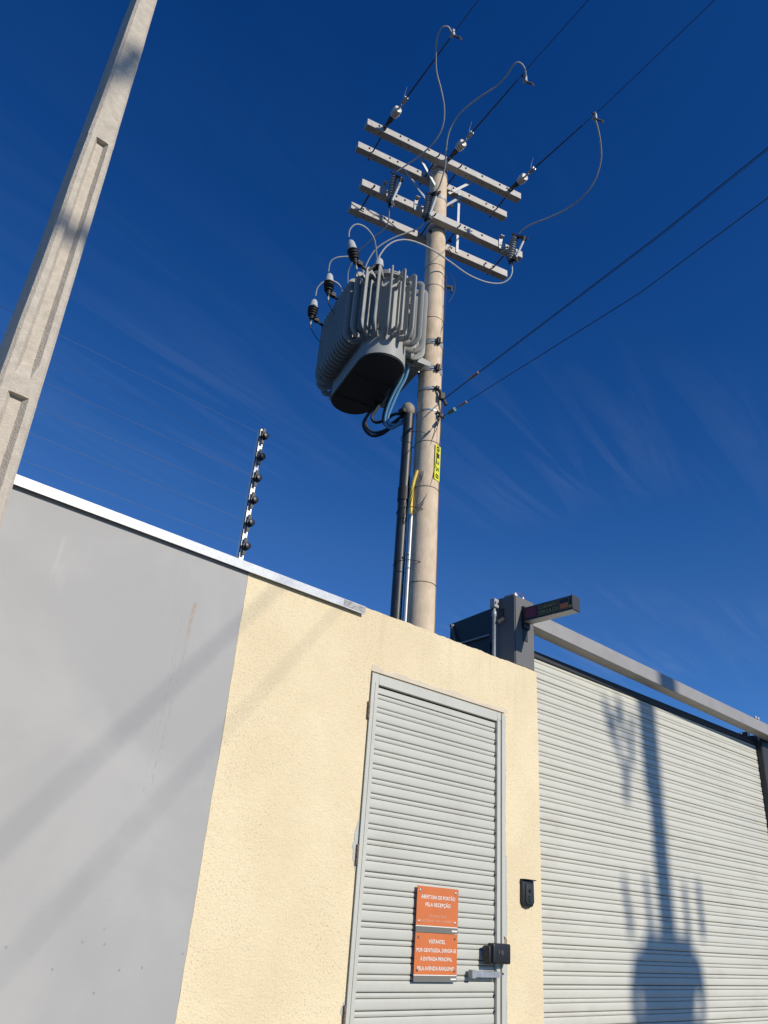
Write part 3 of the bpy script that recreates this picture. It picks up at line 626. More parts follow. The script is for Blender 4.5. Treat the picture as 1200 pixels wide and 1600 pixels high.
# crossarms
bolt_me = MB().lathe((0, 0, 0), WX, [(0.015, 0), (0.015, 0.003), (0.009, 0.003), (0.009, 0.010), (0.005, 0.011), (0.005, 0.016)], 8).mesh('bolt', 'steel_dark')
hole_me = MB().lathe((0, 0, 0), -UZ, [(0.008, 0), (0.008, 0.001), (0.0, 0.0015)], 8).mesh('bolt_hole', 'ink')
def crossarm(t_, z_, s0, s1):
    o = MB().obox(PL((s0 + s1) / 2, t_, z_), AX, WX, UZ, s1 - s0, 0.095, 0.11).build('crossarm', 'arm_steel', pole, bev=0.004)
    L_ = s1 - s0
    for f_ in (0.07, 0.2, 0.25, 0.38, 0.62, 0.73, 0.85, 0.9):
        s_ = s0 + L_ * f_
        inst('bolt', bolt_me, o, PL(s_, t_ + 0.0475, z_ + 0.012))
        inst('bolt_hole', hole_me, o, PL(s_ + 0.03, t_, z_ - 0.0552))
    return o
crossarm(0.16, 10.30, -1.17, 1.13); crossarm(-0.19, 10.30, -1.14, 1.14)
crossarm(0.17, 9.21, -1.15, 1.13); crossarm(-0.185, 9.19, -1.13, 1.14)
def rod(p, q, r_=0.010, mt='steel_dark', name='tie_rod'): return MB().tube([p, q], r_, 8).build(name, mt, pole)
for z_, ss in ((10.28, (-0.93, 0.95, -0.16, 0.17)), (9.19, (-1.0, 0.92, -0.17, 0.18))):
    for s_ in ss: rod(PL(s_, 0.26, z_), PL(s_, -0.29, z_))
def flat(p, q, up=(0, 0, 1)): return MB().bar(p, q, 0.034, 0.008, up).build('brace', 'galv', pole)
flat(PL(-0.36, 0.10, 10.24), PL(-0.10, 0.06, 9.93), WX); flat(PL(0.40, 0.10, 10.24), PL(0.10, 0.06, 9.90), WX)
flat(PL(-0.50, -0.13, 10.24), PL(-0.12, -0.06, 9.72), WX); flat(PL(0.42, -0.13, 10.24), PL(0.12, -0.06, 9.80), WX)
flat(PL(0.36, -0.13, 10.26), PL(0.36, -0.13, 9.16), WX)
for z_, s_, t_ in ((9.95, 0.13, 0.06), (9.72, -0.14, 0.05), (9.72, 0.15, 0.04), (9.10, -0.13, 0.05), (9.12, 0.16, 0.02), (9.32, 0.15, 0.02), (8.9, 0.14, 0.05)):
    MB().tube([PL(s_ - 0.02, t_, z_), PL(s_ + 0.03, t_, z_ + 0.004)], 0.016, 6).tube([PL(s_ + 0.01, t_, z_ - 0.03), PL(s_ + 0.01, t_, z_ + 0.04)], 0.009, 6).build('clamp_bolt', 'steel_dark', pole)
# pole number plate
pd = Vector((0.16, -0.984, 0)).normalized(); pu = UZ; pxd = pd.cross(UZ) * -1
z0p, z1p = 5.585, 5.985
pcn = pc(5.78) + pd * (pr_(5.78) + 0.006)
pl_ = MB().obox(pcn, pxd, pd, UZ, 0.092, 0.002, 0.42).build('number_plate', 'plate_yellow', pole, bev=0.0005)
for i, ch in enumerate('01258'):
    zc_ = 5.945 - i * 0.082
    text(ch, 'digit', 'ink', pl_, pcn + pd * 0.0012 + pxd * -0.026 + UZ * (zc_ - pcn.z), -UZ, pxd, 0.056, 0.052, weight=0.02)
for k_, zt in ((-1, 0.195), (1, -0.195)):
    MB().box(-0.0, 0.001, 0, 0.001, 0, 0.001)
# small clamp and curl of wire on the right of the shaft
tg = MB().tube([(4.928, 4.976, 8.310), (4.983, 4.949, 8.310)], 0.022, 8).tube([(4.983, 4.949, 8.340), (4.983, 4.949, 8.240)], 0.014, 8)
tg.build('spool_clamp', 'steel_dark', pole)
MB().tube(smooth_path([(4.882, 4.886, 8.430), (4.916, 4.850, 8.318), (4.934, 4.841, 8.183), (4.912, 4.867, 8.054), (4.884, 4.889, 7.979)]), 0.0035, 6).build('wire_curl', 'wire', pole)

# ---------------------------------------------------------------- transformer
TC = Vector((4.28, 5.52, 0))
def TX(s_, n_, z_): q = TC + AX * s_ - WX * n_; q.z = z_; return q
tr = thing('transformer', TX(0, 0, 6.75), 'grey finned distribution transformer hung on the left of the beige pole', 'transformer')
HW, HL = 0.26, 0.36
def stadium(hw, hl, n_=14):
    pts = []
    for i in range(n_ + 1):
        a = math.pi * i / n_; pts.append((hw * math.cos(a), hl + hw * math.sin(a)))
    for i in range(n_ + 1):
        a = math.pi + math.pi * i / n_; pts.append((hw * math.cos(a), -hl + hw * math.sin(a)))
    return pts
MB().prism(stadium(HW, HL), TX(0, 0, 6.76), AX, -WX, UZ, 1.09).build('tank', 'tank', tr)
MB().prism(stadium(HW - 0.012, HL), TX(0, 0, 6.75), AX, -WX, UZ, 0.02).build('base_plate', 'tank_dark', tr)
MB().obox(TX(0, -0.12, 6.745), AX, WX, UZ, 0.46, 0.012, 0.012).obox(TX(0, 0.33, 6.745), AX, WX, UZ, 0.46, 0.012, 0.012).build('base_seam', 'tank_dark', tr)
MB().prism(stadium(HW + 0.04, HL), TX(0, 0, 7.85), AX, -WX, UZ, 0.012).build('gasket', 'rubber', tr)
ld = MB().prism(stadium(HW + 0.045, HL), TX(0, 0, 7.8625), AX, -WX, UZ, 0.014).build('lid', 'tank', tr)
MB().prism(stadium(HW + 0.045, HL), TX(0, 0, 7.835), AX, -WX, UZ, 0.0145).build('rim_flange', 'tank', tr)
lb = MB().lathe((0, 0, 0), UZ, [(0.013, -0.045), (0.013, 0.018), (0.007, 0.02), (0.007, 0.032)], 8).mesh('lid_bolt', 'galv')
for x_, y_ in stadium(HW + 0.03, HL, 8): inst('lid_bolt', lb, ld, TX(x_, y_, 7.876))
# cooling hoop: two flat oval tubes bent into concentric loops, open between them
def hoop_band(mb, d_, z0, z1, r0, r1, depth, half, drop):
    out = [(-0.01, z0 + drop)]
    for i in range(9):
        a = -math.pi / 2 + math.pi / 2 * i / 8; out.append((d_ - r0 + r0 * math.cos(a), z0 + r0 + r0 * math.sin(a)))
    for i in range(7):
        a = math.pi / 2 * i / 6; out.append((d_ - r1 + r1 * math.cos(a), z1 - r1 + r1 * math.sin(a)))
    out.append((-0.01, z1 - 0.015)); n_ = len(out); vs, fs = [], []
    for i, (x_, z_) in enumerate(out):
        xa, za = out[max(0, i - 1)]; xb, zb = out[min(n_ - 1, i + 1)]
        tx, tz = xb - xa, zb - za; L_ = math.hypot(tx, tz); nx, nz = tz / L_, -tx / L_
        for (o_, y_) in ((-0.006, -half), (0.0, -half * 0.55), (0.0, half * 0.55), (-0.006, half), (-depth + 0.008, half), (-depth, half * 0.4), (-depth, -half * 0.4), (-depth + 0.008, -half)): vs.append((x_ + nx * o_, y_, z_ + nz * o_))
    for i in range(n_ - 1):
        for j in range(8): fs.append((i * 8 + j, i * 8 + (j + 1) % 8, (i + 1) * 8 + (j + 1) % 8, (i + 1) * 8 + j))
    fs += [tuple(range(8)), tuple((n_ - 1) * 8 + j for j in range(8))]
    mb.add(vs, fs)
def fin_mesh():
    mb = MB()
    hoop_band(mb, 0.212, 6.93, 7.84, 0.13, 0.09, 0.068, 0.010, 0.05)
    hoop_band(mb, 0.112, 7.04, 7.72, 0.07, 0.05, 0.060, 0.009, 0.03)
    return mb.mesh('cooling_fin', 'tank')
fm = fin_mesh()
def put_fin(s_, n_, ang):
    # ang: outward direction in tank frame (0 = +s)
    dirv = AX * math.cos(ang) - WX * math.sin(ang)
    a = math.atan2(dirv.y, dirv.x)
    base = TX(s_, n_, 0)
    inst('cooling_fin', fm, tr, base, Quaternion((0, 0, 1), a))
NS = 12
for i in range(NS):
    n_ = -HL + 2 * HL * i / (NS - 1)
    put_fin(-HW, n_, math.pi); put_fin(HW, n_, 0)
for k_ in range(1, 10):
    a = math.pi * k_ / 10
    put_fin(HW * math.cos(a), HL + HW * math.sin(a), a)
    put_fin(HW * math.cos(-a), -HL - HW * math.sin(a), -a)
# lifting hook and filler on the lid
MB().ring(TX(0.0, -0.30, 7.93), AX, 0.035, 0.010, 14, 6).build('lifting_eye', 'tank', tr)
MB().lathe(TX(0.08, -0.42, 7.876), UZ, [(0.09, 0), (0.09, 0.02), (0.105, 0.02), (0.105, 0.045), (0.03, 0.05)], 20).build('hatch', 'tank_dark', tr)
MB().obox(TX(HW + 0.015, 0.30, 7.60), AX, WX, UZ, 0.03, 0.12, 0.16).build('rating_plate', 'galv', tr)
# high-voltage bushings
for n_ in (-0.5, 0.0, 0.48):
    o = MB().lathe(TX(-0.19, n_, 7.87), UZ, [(0.06, 0), (0.06, 0.02), (0.035, 0.03), (0.062, 0.045), (0.036, 0.065), (0.062, 0.08), (0.036, 0.10), (0.058, 0.115), (0.03, 0.13)], 20).build('bushing', 'rubber', tr)
    MB().lathe(TX(-0.19, n_, 7.995), UZ, [(0.058, 0), (0.055, 0.03), (0.045, 0.10), (0.028, 0.115), (0.016, 0.12), (0.014, 0.145)], 20).build('bushing_cover', 'cap_grey', o)
# mounting channel and clamps to the pole
hang = thing('transformer_bracket', PL(-0.2, -0.2, 7.0), 'steel channel bracket joining the transformer to the pole', 'bracket')
MB().obox(PL(-0.205, -0.36, 7.0), AX, WX, UZ, 0.13, 0.98, 0.07).build('channel', 'tank', hang, bev=0.003)
MB().prism([(-0.46, 0.0), (-0.08, 0.0), (-0.08, 0.06), (-0.24, 0.09), (-0.29, 0.17), (-0.44, 0.17)], PL(0, 0.155, 6.955), AX, UZ, -WX, 0.008).build('front_gusset', 'tank', hang)
for z_, t_ in ((7.36, 0.02), (6.98, -0.02)):
    MB().obox(PL(-0.20, t_, z_), AX, WX, UZ, 0.20, 0.06, 0.05).obox(PL(-0.20, t_ + 0.03, z_), AX, WX, UZ, 0.20, 0.006, 0.075).build('stub_arm', 'galv', hang, bev=0.002)
    MB().tube([PL(-0.17, t_ + 0.02, z_ - 0.01), PL(-0.17, t_ + 0.07, z_ - 0.01)], 0.012, 6).build('bolt', 'zinc', hang)
MB().obox(PL(-0.26, -0.02, 7.2), AX, WX, UZ, 0.05, 0.08, 0.42).build('upright', 'tank', hang, bev=0.002)

# surge arresters along the left side
AR = [('surge arrester nearest the crossarms', -0.60, -0.62, 8.09, (-0.30, 0, 1)), ('middle surge arrester of the three', -0.60, -0.02, 8.11, (-0.06, 0, 1)), ('leftmost and lowest of the three surge arresters', -0.60, 0.45, 8.09, (0.02, 0, 1))]
for lab, s_, n_, zt, tilt in AR:
    top_ = TX(s_, n_, zt); ax_ = (AX * tilt[0] + UZ).normalized()
    ar = thing('surge_arrester', top_ - ax_ * 0.30, lab + ', grey cap over black sheds', 'surge arrester', 'surge arresters on the transformer')
    MB().lathe(top_ - ax_ * 0.135, ax_, [(0.054, 0), (0.052, 0.02), (0.042, 0.09), (0.033, 0.112), (0.016, 0.12), (0.012, 0.135)], 20).build('cap', 'cap_grey', ar)
    MB().lathe(top_ - ax_ * 0.262, ax_, [(0.03, 0), (0.050, 0.006), (0.052, 0.014), (0.036, 0.024), (0.057, 0.040), (0.059, 0.048), (0.038, 0.060), (0.061, 0.074), (0.062, 0.082), (0.04, 0.094), (0.062, 0.108), (0.063, 0.118), (0.05, 0.128)], 20).build('sheds', 'rubber', ar)
    MB().lathe(top_ - ax_ * 0.345, ax_, [(0.014, 0), (0.014, 0.03), (0.024, 0.034), (0.024, 0.06), (0.03, 0.064), (0.03, 0.085)], 12).build('stem', 'rubber', ar)
    MB().lathe(top_ - ax_ * 0.395, ax_, [(0.010, 0), (0.012, 0.045), (0.009, 0.052)], 10).build('terminal', 'galv', ar)
    b0 = top_ - ax_ * 0.285
    MB().tube([b0, b0 + AX * 0.05 - UZ * 0.015, b0 + AX * 0.16 - UZ * 0.06, TX(-0.29, n_, 7.87)], 0.018, 8).obox(b0 + AX * 0.06 - UZ * 0.01, AX, WX, UZ, 0.05, 0.05, 0.05).build('arm', 'rubber', ar)
    b1 = top_ - ax_ * 0.395
    MB().tube(smooth_path([b1, b1 - UZ * 0.06 + AX * 0.02, b1 - UZ * 0.16 + AX * 0.10, b1 - UZ * 0.20 + AX * 0.16]), 0.005, 6).build('earth_lead', 'wire', ar)

# ---------------------------------------------------------------- strain insulators and line conductors
def conductor(label, pts, cat='power line', group='line conductors', r_=0.0045, name='power_line'):
    o = MB().tube(pts, r_, 6).build(name, 'wire', None, org=pts[0]); return tag(o, label, cat, group)
CN = [('left', (3.868, 5.130, 10.340), (3.60, 3.55, 10.36), 10.30), ('middle', (4.761, 4.868, 10.330), (4.47, 3.20, 10.30), 10.15), ('right', (5.673, 4.602, 10.310), (5.36, 2.90, 10.08), 10.06)]
for nm, a_, b_, zend in CN:
    a_, b_ = Vector(a_), Vector(b_); u_ = (b_ - a_).normalized()
    si = thing('strain_insulator', a_, 'porcelain strain insulator of the %s line conductor, hooked to the top crossarm' % nm, 'insulator', 'strain insulators on the top crossarm')
    MB().ring(a_ + u_ * 0.035, UZ.cross(u_), 0.038, 0.013, 14, 6).tube([a_ - u_ * 0.03, a_ + u_ * 0.01], 0.020, 8).build('eye_nut', 'steel_dark', si)
    MB().tube([a_ + u_ * 0.06, a_ + u_ * 0.10], 0.022, 8).obox(a_ + u_ * 0.125, u_, *perp(u_), 0.06, 0.055, 0.035).tube([a_ + u_ * 0.14, a_ + u_ * 0.20], 0.011, 8).build('link', 'steel_dark', si)
    MB().lathe(a_ + u_ * 0.19, u_, [(0.02, 0), (0.05, 0.004), (0.053, 0.018), (0.034, 0.026), (0.055, 0.036), (0.057, 0.052), (0.036, 0.060), (0.057, 0.070), (0.057, 0.090), (0.05, 0.112), (0.022, 0.118)], 18).build('porcelain_body', 'porcelain', si)
    e = a_ + u_ * 0.30
    MB().tube([e, e + u_ * 0.05], 0.014, 8).ring(e + u_ * 0.085, UZ.cross(u_), 0.026, 0.009, 12, 6).obox(e + u_ * 0.14, u_, *perp(u_), 0.09, 0.045, 0.03).build('dead_end_clamp', 'zinc', si)
    g0 = e + u_ * 0.15
    MB().tube([g0, g0 + u_ * 0.9], 0.010, 8, r1=0.007).build('preformed_grip', 'steel_dark', si)
    MB().tube(smooth_path([g0, g0 + UZ * 0.05 - u_ * 0.03, g0 + UZ * 0.13 - u_ * 0.02, g0 + UZ * 0.22 + u_ * 0.02]), 0.003, 5, r1=0.0015).build('wire_tail', 'zinc', si)
    d_ = Vector((-0.17, -0.985, 0)).normalized()
    t_end = (-8.5 - b_.y) / d_.y
    far = b_ + d_ * t_end; far.z = zend
    pts = [g0, b_] + [b_.lerp(far, k_ / 12) - UZ * 0.25 * math.sin(math.pi * k_ / 12) * 0.6 for k_ in range(1, 13)]
    conductor('%s one of the three line conductors running overhead from the top crossarm' % nm, pts)

# jumpers with their live-line clamps
def cable(name, label, pts, r_, mt, cat='cable', group=None, k=8, n_=8):
    pts = smooth_path(pts, k); o = MB().tube(pts, r_, n_).build(name, mt, None, org=pts[0]); return tag(o, label, cat, group)
JG = 'grey jumper cables at the pole top'
cable('jumper_cable', 'long grey jumper looping down from the left conductor to the left cutout', [(3.609, 3.740, 10.339), (3.539, 3.734, 10.367), (3.495, 3.789, 10.357), (3.519, 3.879, 10.303), (3.603, 3.976, 10.217), (3.711, 4.066, 10.120), (3.855, 4.128, 10.016), (3.990, 4.201, 9.908), (4.085, 4.306, 9.798), (4.116, 4.446, 9.699), (4.087, 4.634, 9.598), (4.018, 4.829, 9.507), (3.972, 4.943, 9.453)], 0.0095, 'alu_wire', group=JG)
cable('jumper_cable', 'grey jumper arching from the middle conductor over the pole top', [(4.559, 3.454, 10.190), (4.462, 3.394, 10.254), (4.379, 3.401, 10.288), (4.345, 3.457, 10.278), (4.353, 3.568, 10.220), (4.338, 3.717, 10.152), (4.261, 3.941, 10.072), (4.208, 4.162, 9.974), (4.228, 4.341, 9.857), (4.318, 4.474, 9.723), (4.414, 4.579, 9.598), (4.479, 4.721, 9.462), (4.480, 4.795, 9.411)], 0.0095, 'alu_wire', group=JG)
cable('jumper_cable', 'grey jumper hanging from the right conductor to the right cutout', [(5.390, 3.104, 10.039), (5.490, 3.131, 9.980), (5.615, 3.185, 9.899), (5.746, 3.270, 9.802), (5.856, 3.423, 9.693), (5.904, 3.608, 9.608), (5.891, 3.837, 9.546), (5.817, 4.096, 9.509), (5.739, 4.297, 9.488), (5.708, 4.416, 9.463), (5.706, 4.487, 9.435)], 0.0095, 'alu_wire', group=JG)
for (x3, nm) in (((3.614, 3.735, 10.339), 'left'), ((4.532, 3.451, 10.205), 'middle'), ((5.381, 3.097, 10.047), 'right')):
    q = Vector(x3); cl = thing('line_clamp', q, 'metal clamp joining the jumper to the %s conductor' % nm, 'clamp', 'jumper clamps on the conductors')
    MB().obox(q, UX, UY, UZ, 0.035, 0.05, 0.10).build('clamp_body', 'zinc', cl, bev=0.004)
    MB().tube([q - UZ * 0.03 + UX * 0.0, q - UZ * 0.05 + UX * 0.07 - UY * 0.04], 0.012, 8).ring(q + Vector((0.08, -0.05, -0.06)), UY, 0.02, 0.007, 10, 6).tube([q + UZ * 0.02 - UX * 0.05, q + UZ * 0.03 + UX * 0.05], 0.010, 8).build('eye_screw', 'steel_dark', cl)

# fuse cutouts on the lower front crossarm
CO = [('left', (3.942, 4.983, 8.926), (3.952, 4.949, 9.374), (3.923, 4.916, 8.898), (3.962, 4.842, 9.181), -0.80),
      ('middle', (4.399, 4.849, 8.950), (4.416, 4.813, 9.306), (4.393, 4.778, 8.932), (4.422, 4.707, 9.224), -0.36),
      ('right', (5.552, 4.512, 8.881), (5.591, 4.469, 9.276), (5.568, 4.434, 8.881), (5.625, 4.355, 9.150), 0.86)]
for nm, b_, tp, f0, f1, sa in CO:
    b_, tp, f0, f1 = map(Vector, (b_, tp, f0, f1)); ax_ = (tp - b_).normalized(); L_ = (tp - b_).length
    fc = thing('fuse_cutout', b_, '%s one of the three grey ribbed fuse cutouts on the lower front crossarm' % nm, 'fuse cutout', 'fuse cutouts on the lower crossarm')
    pf = [(0.03, 0)]
    ns = 9
    for i in range(ns):
        h_ = L_ * (0.06 + 0.88 * i / ns); st = L_ * 0.88 / ns
        pf += [(0.030, h_), (0.045, h_ + st * 0.3), (0.045, h_ + st * 0.5), (0.030, h_ + st * 0.85)]
    pf.append((0.03, L_))
    MB().lathe(b_, ax_, pf, 18).build('ribbed_insulator', 'insul_grey', fc)
    ou = (f1 - tp).normalized(); si_ = ax_.cross(ou).normalized()
    MB().obox(tp + ax_ * 0.015, ax_, ou, si_, 0.03, 0.09, 0.06).bar(tp + ax_ * 0.01, f1 + ax_ * 0.05, 0.05, 0.02, ax_).tube([f1 + ax_ * 0.06, f1 - ax_ * 0.01], 0.022, 8).ring(f1 + ax_ * 0.05 + ou * 0.04, si_, 0.022, 0.008, 12, 6).tube([tp - si_ * 0.06, tp + si_ * 0.06], 0.011, 8).build('top_contact', 'steel_dark', fc)
    MB().bar(b_, f0 - ax_ * 0.03, 0.05, 0.02, ax_).obox(f0 - ax_ * 0.03, ax_, ou, si_, 0.05, 0.07, 0.06).obox(b_ - ax_ * 0.012, ax_, ou, si_, 0.03, 0.09, 0.07).tube([b_ - ax_ * 0.02, b_ - ax_ * 0.07], 0.012, 8).build('hinge_contact', 'steel_dark', fc)
    MB().tube([f0 - ax_ * 0.01, f1], 0.016, 10).build('fuse_tube', 'cap_grey', fc)
    mid = b_.lerp(tp, 0.5); am = PL(sa - 0.07, 0.222, 9.21); bz = Vector((am.x, am.y, mid.z))
    MB().tube([mid, bz], 0.012, 8).obox(PL(sa - 0.07, 0.226, 9.23), AX, WX, UZ, 0.05, 0.008, 0.20).obox(PL(sa - 0.07, 0.25, 9.32), AX, WX, UZ, 0.05, 0.05, 0.008).build('mounting_bracket', 'galv', fc)

# leads from the cutouts to the transformer bushings and arresters
LG = 'grey leads between cutouts, arresters and bushings'
B3, B2, B1 = (3.957, 5.093, 8.130), (4.098, 5.573, 8.130), (4.232, 6.034, 8.130)
cable('transformer_lead', 'grey lead dropping from the left cutout behind the lowest crossarm to the transformer', [(3.938, 4.984, 8.871), (4.029, 5.086, 8.782), (4.046, 5.177, 8.729), (4.016, 5.308, 8.678), (3.994, 5.437, 8.620), (3.975, 5.538, 8.574), (3.989, 5.663, 8.495), (4.016, 5.758, 8.424), (4.114, 5.870, 8.308), (4.212, 6.004, 8.171)], 0.0075, 'alu_wire', group=LG)
cable('transformer_lead', 'grey lead bowing from the middle cutout down to the transformer', [(4.401, 4.849, 8.898), (4.376, 4.926, 8.821), (4.279, 5.038, 8.744), (4.165, 5.164, 8.654), (4.072, 5.298, 8.537), (4.045, 5.391, 8.427), (4.049, 5.473, 8.304), (4.070, 5.549, 8.168)], 0.0085, 'alu_wire', group=LG)
cable('transformer_lead', 'long grey lead sagging from the right cutout across the pole to the transformer', [(5.570, 4.507, 8.847), (5.606, 4.526, 8.726), (5.595, 4.579, 8.627), (5.515, 4.654, 8.557), (5.334, 4.735, 8.515), (5.084, 4.793, 8.501), (4.791, 4.814, 8.510), (4.488, 4.835, 8.505), (4.226, 4.885, 8.465), (4.071, 4.952, 8.394), (3.988, 5.024, 8.293), (3.954, 5.083, 8.181), (3.950, 5.105, 8.125)], 0.0095, 'alu_wire', group=LG)
cable('arrester_lead', 'grey lead arching over from the nearest arrester cap to its bushing', [(3.498, 5.084, 8.109), (3.478, 5.058, 8.170), (3.496, 5.012, 8.228), (3.548, 4.978, 8.253), (3.638, 4.963, 8.254), (3.751, 4.980, 8.228), (3.839, 5.032, 8.186), (3.939, 5.115, 8.124)], 0.0085, 'alu_wire', group=LG)
cable('arrester_lead', 'grey lead arching from the middle arrester cap over the transformer', [(3.675, 5.667, 8.126), (3.649, 5.614, 8.211), (3.681, 5.554, 8.263), (3.765, 5.487, 8.298), (3.848, 5.437, 8.314), (3.943, 5.429, 8.288), (4.024, 5.469, 8.232), (4.077, 5.556, 8.157)], 0.0085, 'alu_wire', group=LG)
cable('arrester_lead', 'short grey lead curving from the lowest arrester cap to the far bushing', [(3.817, 6.092, 8.124), (3.799, 6.046, 8.205), (3.828, 5.982, 8.276), (3.919, 5.916, 8.316), (4.032, 5.903, 8.294), (4.157, 5.979, 8.201), (4.215, 6.028, 8.147)], 0.0085, 'alu_wire', group=LG)

# ---------------------------------------------------------------- conduits and low-voltage cables
def off(z_, l_, f_): return pc(z_) + Vector((-0.72, 0.69, 0)) * l_ + Vector((-0.69, -0.72, 0)) * f_
cd = thing('cable_conduit', off(0, 0.25, 0), 'thick black conduit with a pale weatherhead strapped to the left of the pole', 'conduit')
MB().tube([off(0, 0.262, 0), off(6.42, 0.215, 0.03)], 0.056, 20).build('pipe', 'pvc_black', cd)
MB().lathe(off(5.33, 0.222, 0.025), UZ, [(0.057, 0), (0.064, 0.004), (0.064, 0.16), (0.057, 0.165)], 20).build('coupling', 'rubber', cd)
for z_ in (4.62, 5.2, 6.1): MB().ring(off(z_, 0.12, 0.01), UZ, 0.165, 0.004, 30, 5).build('strap', 'steel_dark', cd)
hp = off(6.42, 0.215, 0.03)
MB().lathe(hp, (-0.25, 0.05, 1), [(0.057, -0.02), (0.070, 0.0), (0.074, 0.05), (0.066, 0.085), (0.045, 0.115), (0.015, 0.128)], 20).build('weatherhead', mat('weathered_cap', (0.27, 0.235, 0.19), 0.6, dirt=(0.12, 0.1, 0.09), dscale=12), cd)
MB().obox(hp + Vector((-0.075, 0.02, 0.0)), UX, UY, UZ, 0.07, 0.09, 0.06).build('cable_entry', 'rubber', cd, bev=0.01)
MB().tube([off(3.6, 0.198, 0.06), off(4.6, 0.192, 0.06), off(5.3, 0.165, 0.07), off(5.6, 0.15, 0.075)], 0.006, 6).build('drop_wire', 'alu_wire', cd)
cs = thing('steel_conduit', off(0, 0.17, 0.07), 'slim galvanised conduit running up the front left of the pole', 'conduit')
MB().tube([off(0, 0.172, 0.075), off(5.16, 0.135, 0.075)], 0.0255, 16).build('pipe', 'pipe_steel', cs)
MB().lathe(off(4.72, 0.14, 0.10), (-0.69, -0.72, 0), [(0.012, 0), (0.012, 0.012), (0.005, 0.016)], 8).build('strap_bolt', 'zinc', cs)
cable('yellow_tube', 'yellow corrugated tube leaving the top of the slim steel conduit', [off(5.13, 0.135, 0.075), off(5.35, 0.140, 0.08), off(5.52, 0.125, 0.09), off(5.66, 0.095, 0.10)], 0.021, 'yellow', 'tube')
LV = 'low-voltage cables looping below the transformer'
cable('low_voltage_cable', 'blue insulated cable dropping from the transformer, nearer the pole', [(4.490, 5.064, 7.011), (4.517, 5.105, 6.916), (4.532, 5.163, 6.806), (4.522, 5.252, 6.671), (4.522, 5.341, 6.517), (4.529, 5.400, 6.403), (4.561, 5.407, 6.338), (4.611, 5.356, 6.324), (4.632, 5.279, 6.359), (4.643, 5.251, 6.368)], 0.0165, 'blue_cable', group=LV)
cable('low_voltage_cable', 'blue insulated cable dropping from the transformer beside its twin', [(4.472, 5.097, 7.018), (4.500, 5.138, 6.915), (4.511, 5.201, 6.796), (4.499, 5.280, 6.672), (4.495, 5.365, 6.522), (4.508, 5.418, 6.401), (4.539, 5.433, 6.322), (4.591, 5.393, 6.288), (4.624, 5.308, 6.317), (4.648, 5.253, 6.330)], 0.0165, 'blue_cable', group=LV)
cable('low_voltage_cable', 'innermost black cable loop below the transformer', [(4.481, 5.178, 7.013), (4.505, 5.250, 6.853), (4.496, 5.349, 6.679), (4.501, 5.415, 6.541), (4.522, 5.465, 6.404), (4.567, 5.455, 6.337), (4.598, 5.376, 6.360), (4.618, 5.288, 6.397), (4.653, 5.244, 6.387)], 0.018, 'rubber', group=LV)
cable('low_voltage_cable', 'black cable loop of middle length below the transformer', [(4.602, 5.467, 6.929), (4.563, 5.536, 6.745), (4.517, 5.597, 6.591), (4.491, 5.633, 6.490), (4.529, 5.603, 6.428), (4.565, 5.504, 6.427), (4.581, 5.377, 6.453), (4.610, 5.305, 6.444), (4.651, 5.243, 6.411)], 0.018, 'rubber', group=LV)
cable('low_voltage_cable', 'widest black cable loop, hanging lowest below the transformer', [(4.634, 5.576, 6.911), (4.575, 5.654, 6.719), (4.504, 5.722, 6.573), (4.480, 5.758, 6.455), (4.514, 5.742, 6.362), (4.570, 5.678, 6.301), (4.609, 5.571, 6.300), (4.621, 5.450, 6.329), (4.636, 5.344, 6.348), (4.654, 5.252, 6.357)], 0.018, 'rubber', group=LV)
cable('low_voltage_cable', 'second black cable of the widest loop below the transformer', [(4.632, 5.629, 6.918), (4.571, 5.693, 6.718), (4.506, 5.746, 6.567), (4.505, 5.755, 6.467), (4.543, 5.722, 6.384), (4.581, 5.663, 6.343), (4.615, 5.550, 6.336), (4.622, 5.434, 6.356), (4.634, 5.343, 6.364), (4.648, 5.246, 6.369)], 0.016, 'rubber', group=LV)

# ---------------------------------------------------------------- telecom cables
def tele(nm, label, a_, m_, zend, r_, mt='wire'):
    a_, m_ = Vector(a_), Vector(m_); d_ = Vector((-0.17, -0.985, 0)).normalized(); te = (-8.5 - m_.y) / d_.y
    far = m_ + d_ * te; far.z = zend
    pts = [a_.lerp(m_, k_ / 4) for k_ in range(5)] + [m_.lerp(far, k_ / 12) - UZ * 0.04 * math.sin(math.pi * k_ / 12) for k_ in range(1, 13)]
    o = MB().tube(pts, r_, 8).build(nm, mt, None, org=pts[0]); return tag(o, label, 'cable', 'service cables running to the street')
tele('service_cable', 'thicker upper service cable running from the pole towards the viewer', (4.867, 4.910, 6.580), (4.36, 2.04, 6.52), 6.95, 0.0040)
tele('service_cable', 'twin strand lying along the thicker upper service cable', (4.869, 4.910, 6.568), (4.366, 2.04, 6.508), 6.935, 0.0022)
tele('service_cable', 'thin lower service cable with a copper sleeve near the pole', (4.877, 4.908, 6.360), (4.40, 2.27, 6.09), 6.45, 0.0036)
c1a, c1b = Vector((4.867, 4.910, 6.580)), Vector((4.36, 2.04, 6.52)); c2a, c2b = Vector((4.877, 4.908, 6.360)), Vector((4.40, 2.27, 6.09))
o = MB().tube([c2a.lerp(c2b, 0.045), c2a.lerp(c2b, 0.085)], 0.020, 10).build('green_cable_clip', 'green_clip', None); tag(o, 'small green clip on the lower service cable beside the pole', 'cable clip')
o = MB().tube([c2a.lerp(c2b, 0.12), c2a.lerp(c2b, 0.16)], 0.011, 8).build('copper_sleeve', 'copper', None); tag(o, 'copper brown sleeve on the lower service cable beside the pole', 'sleeve')
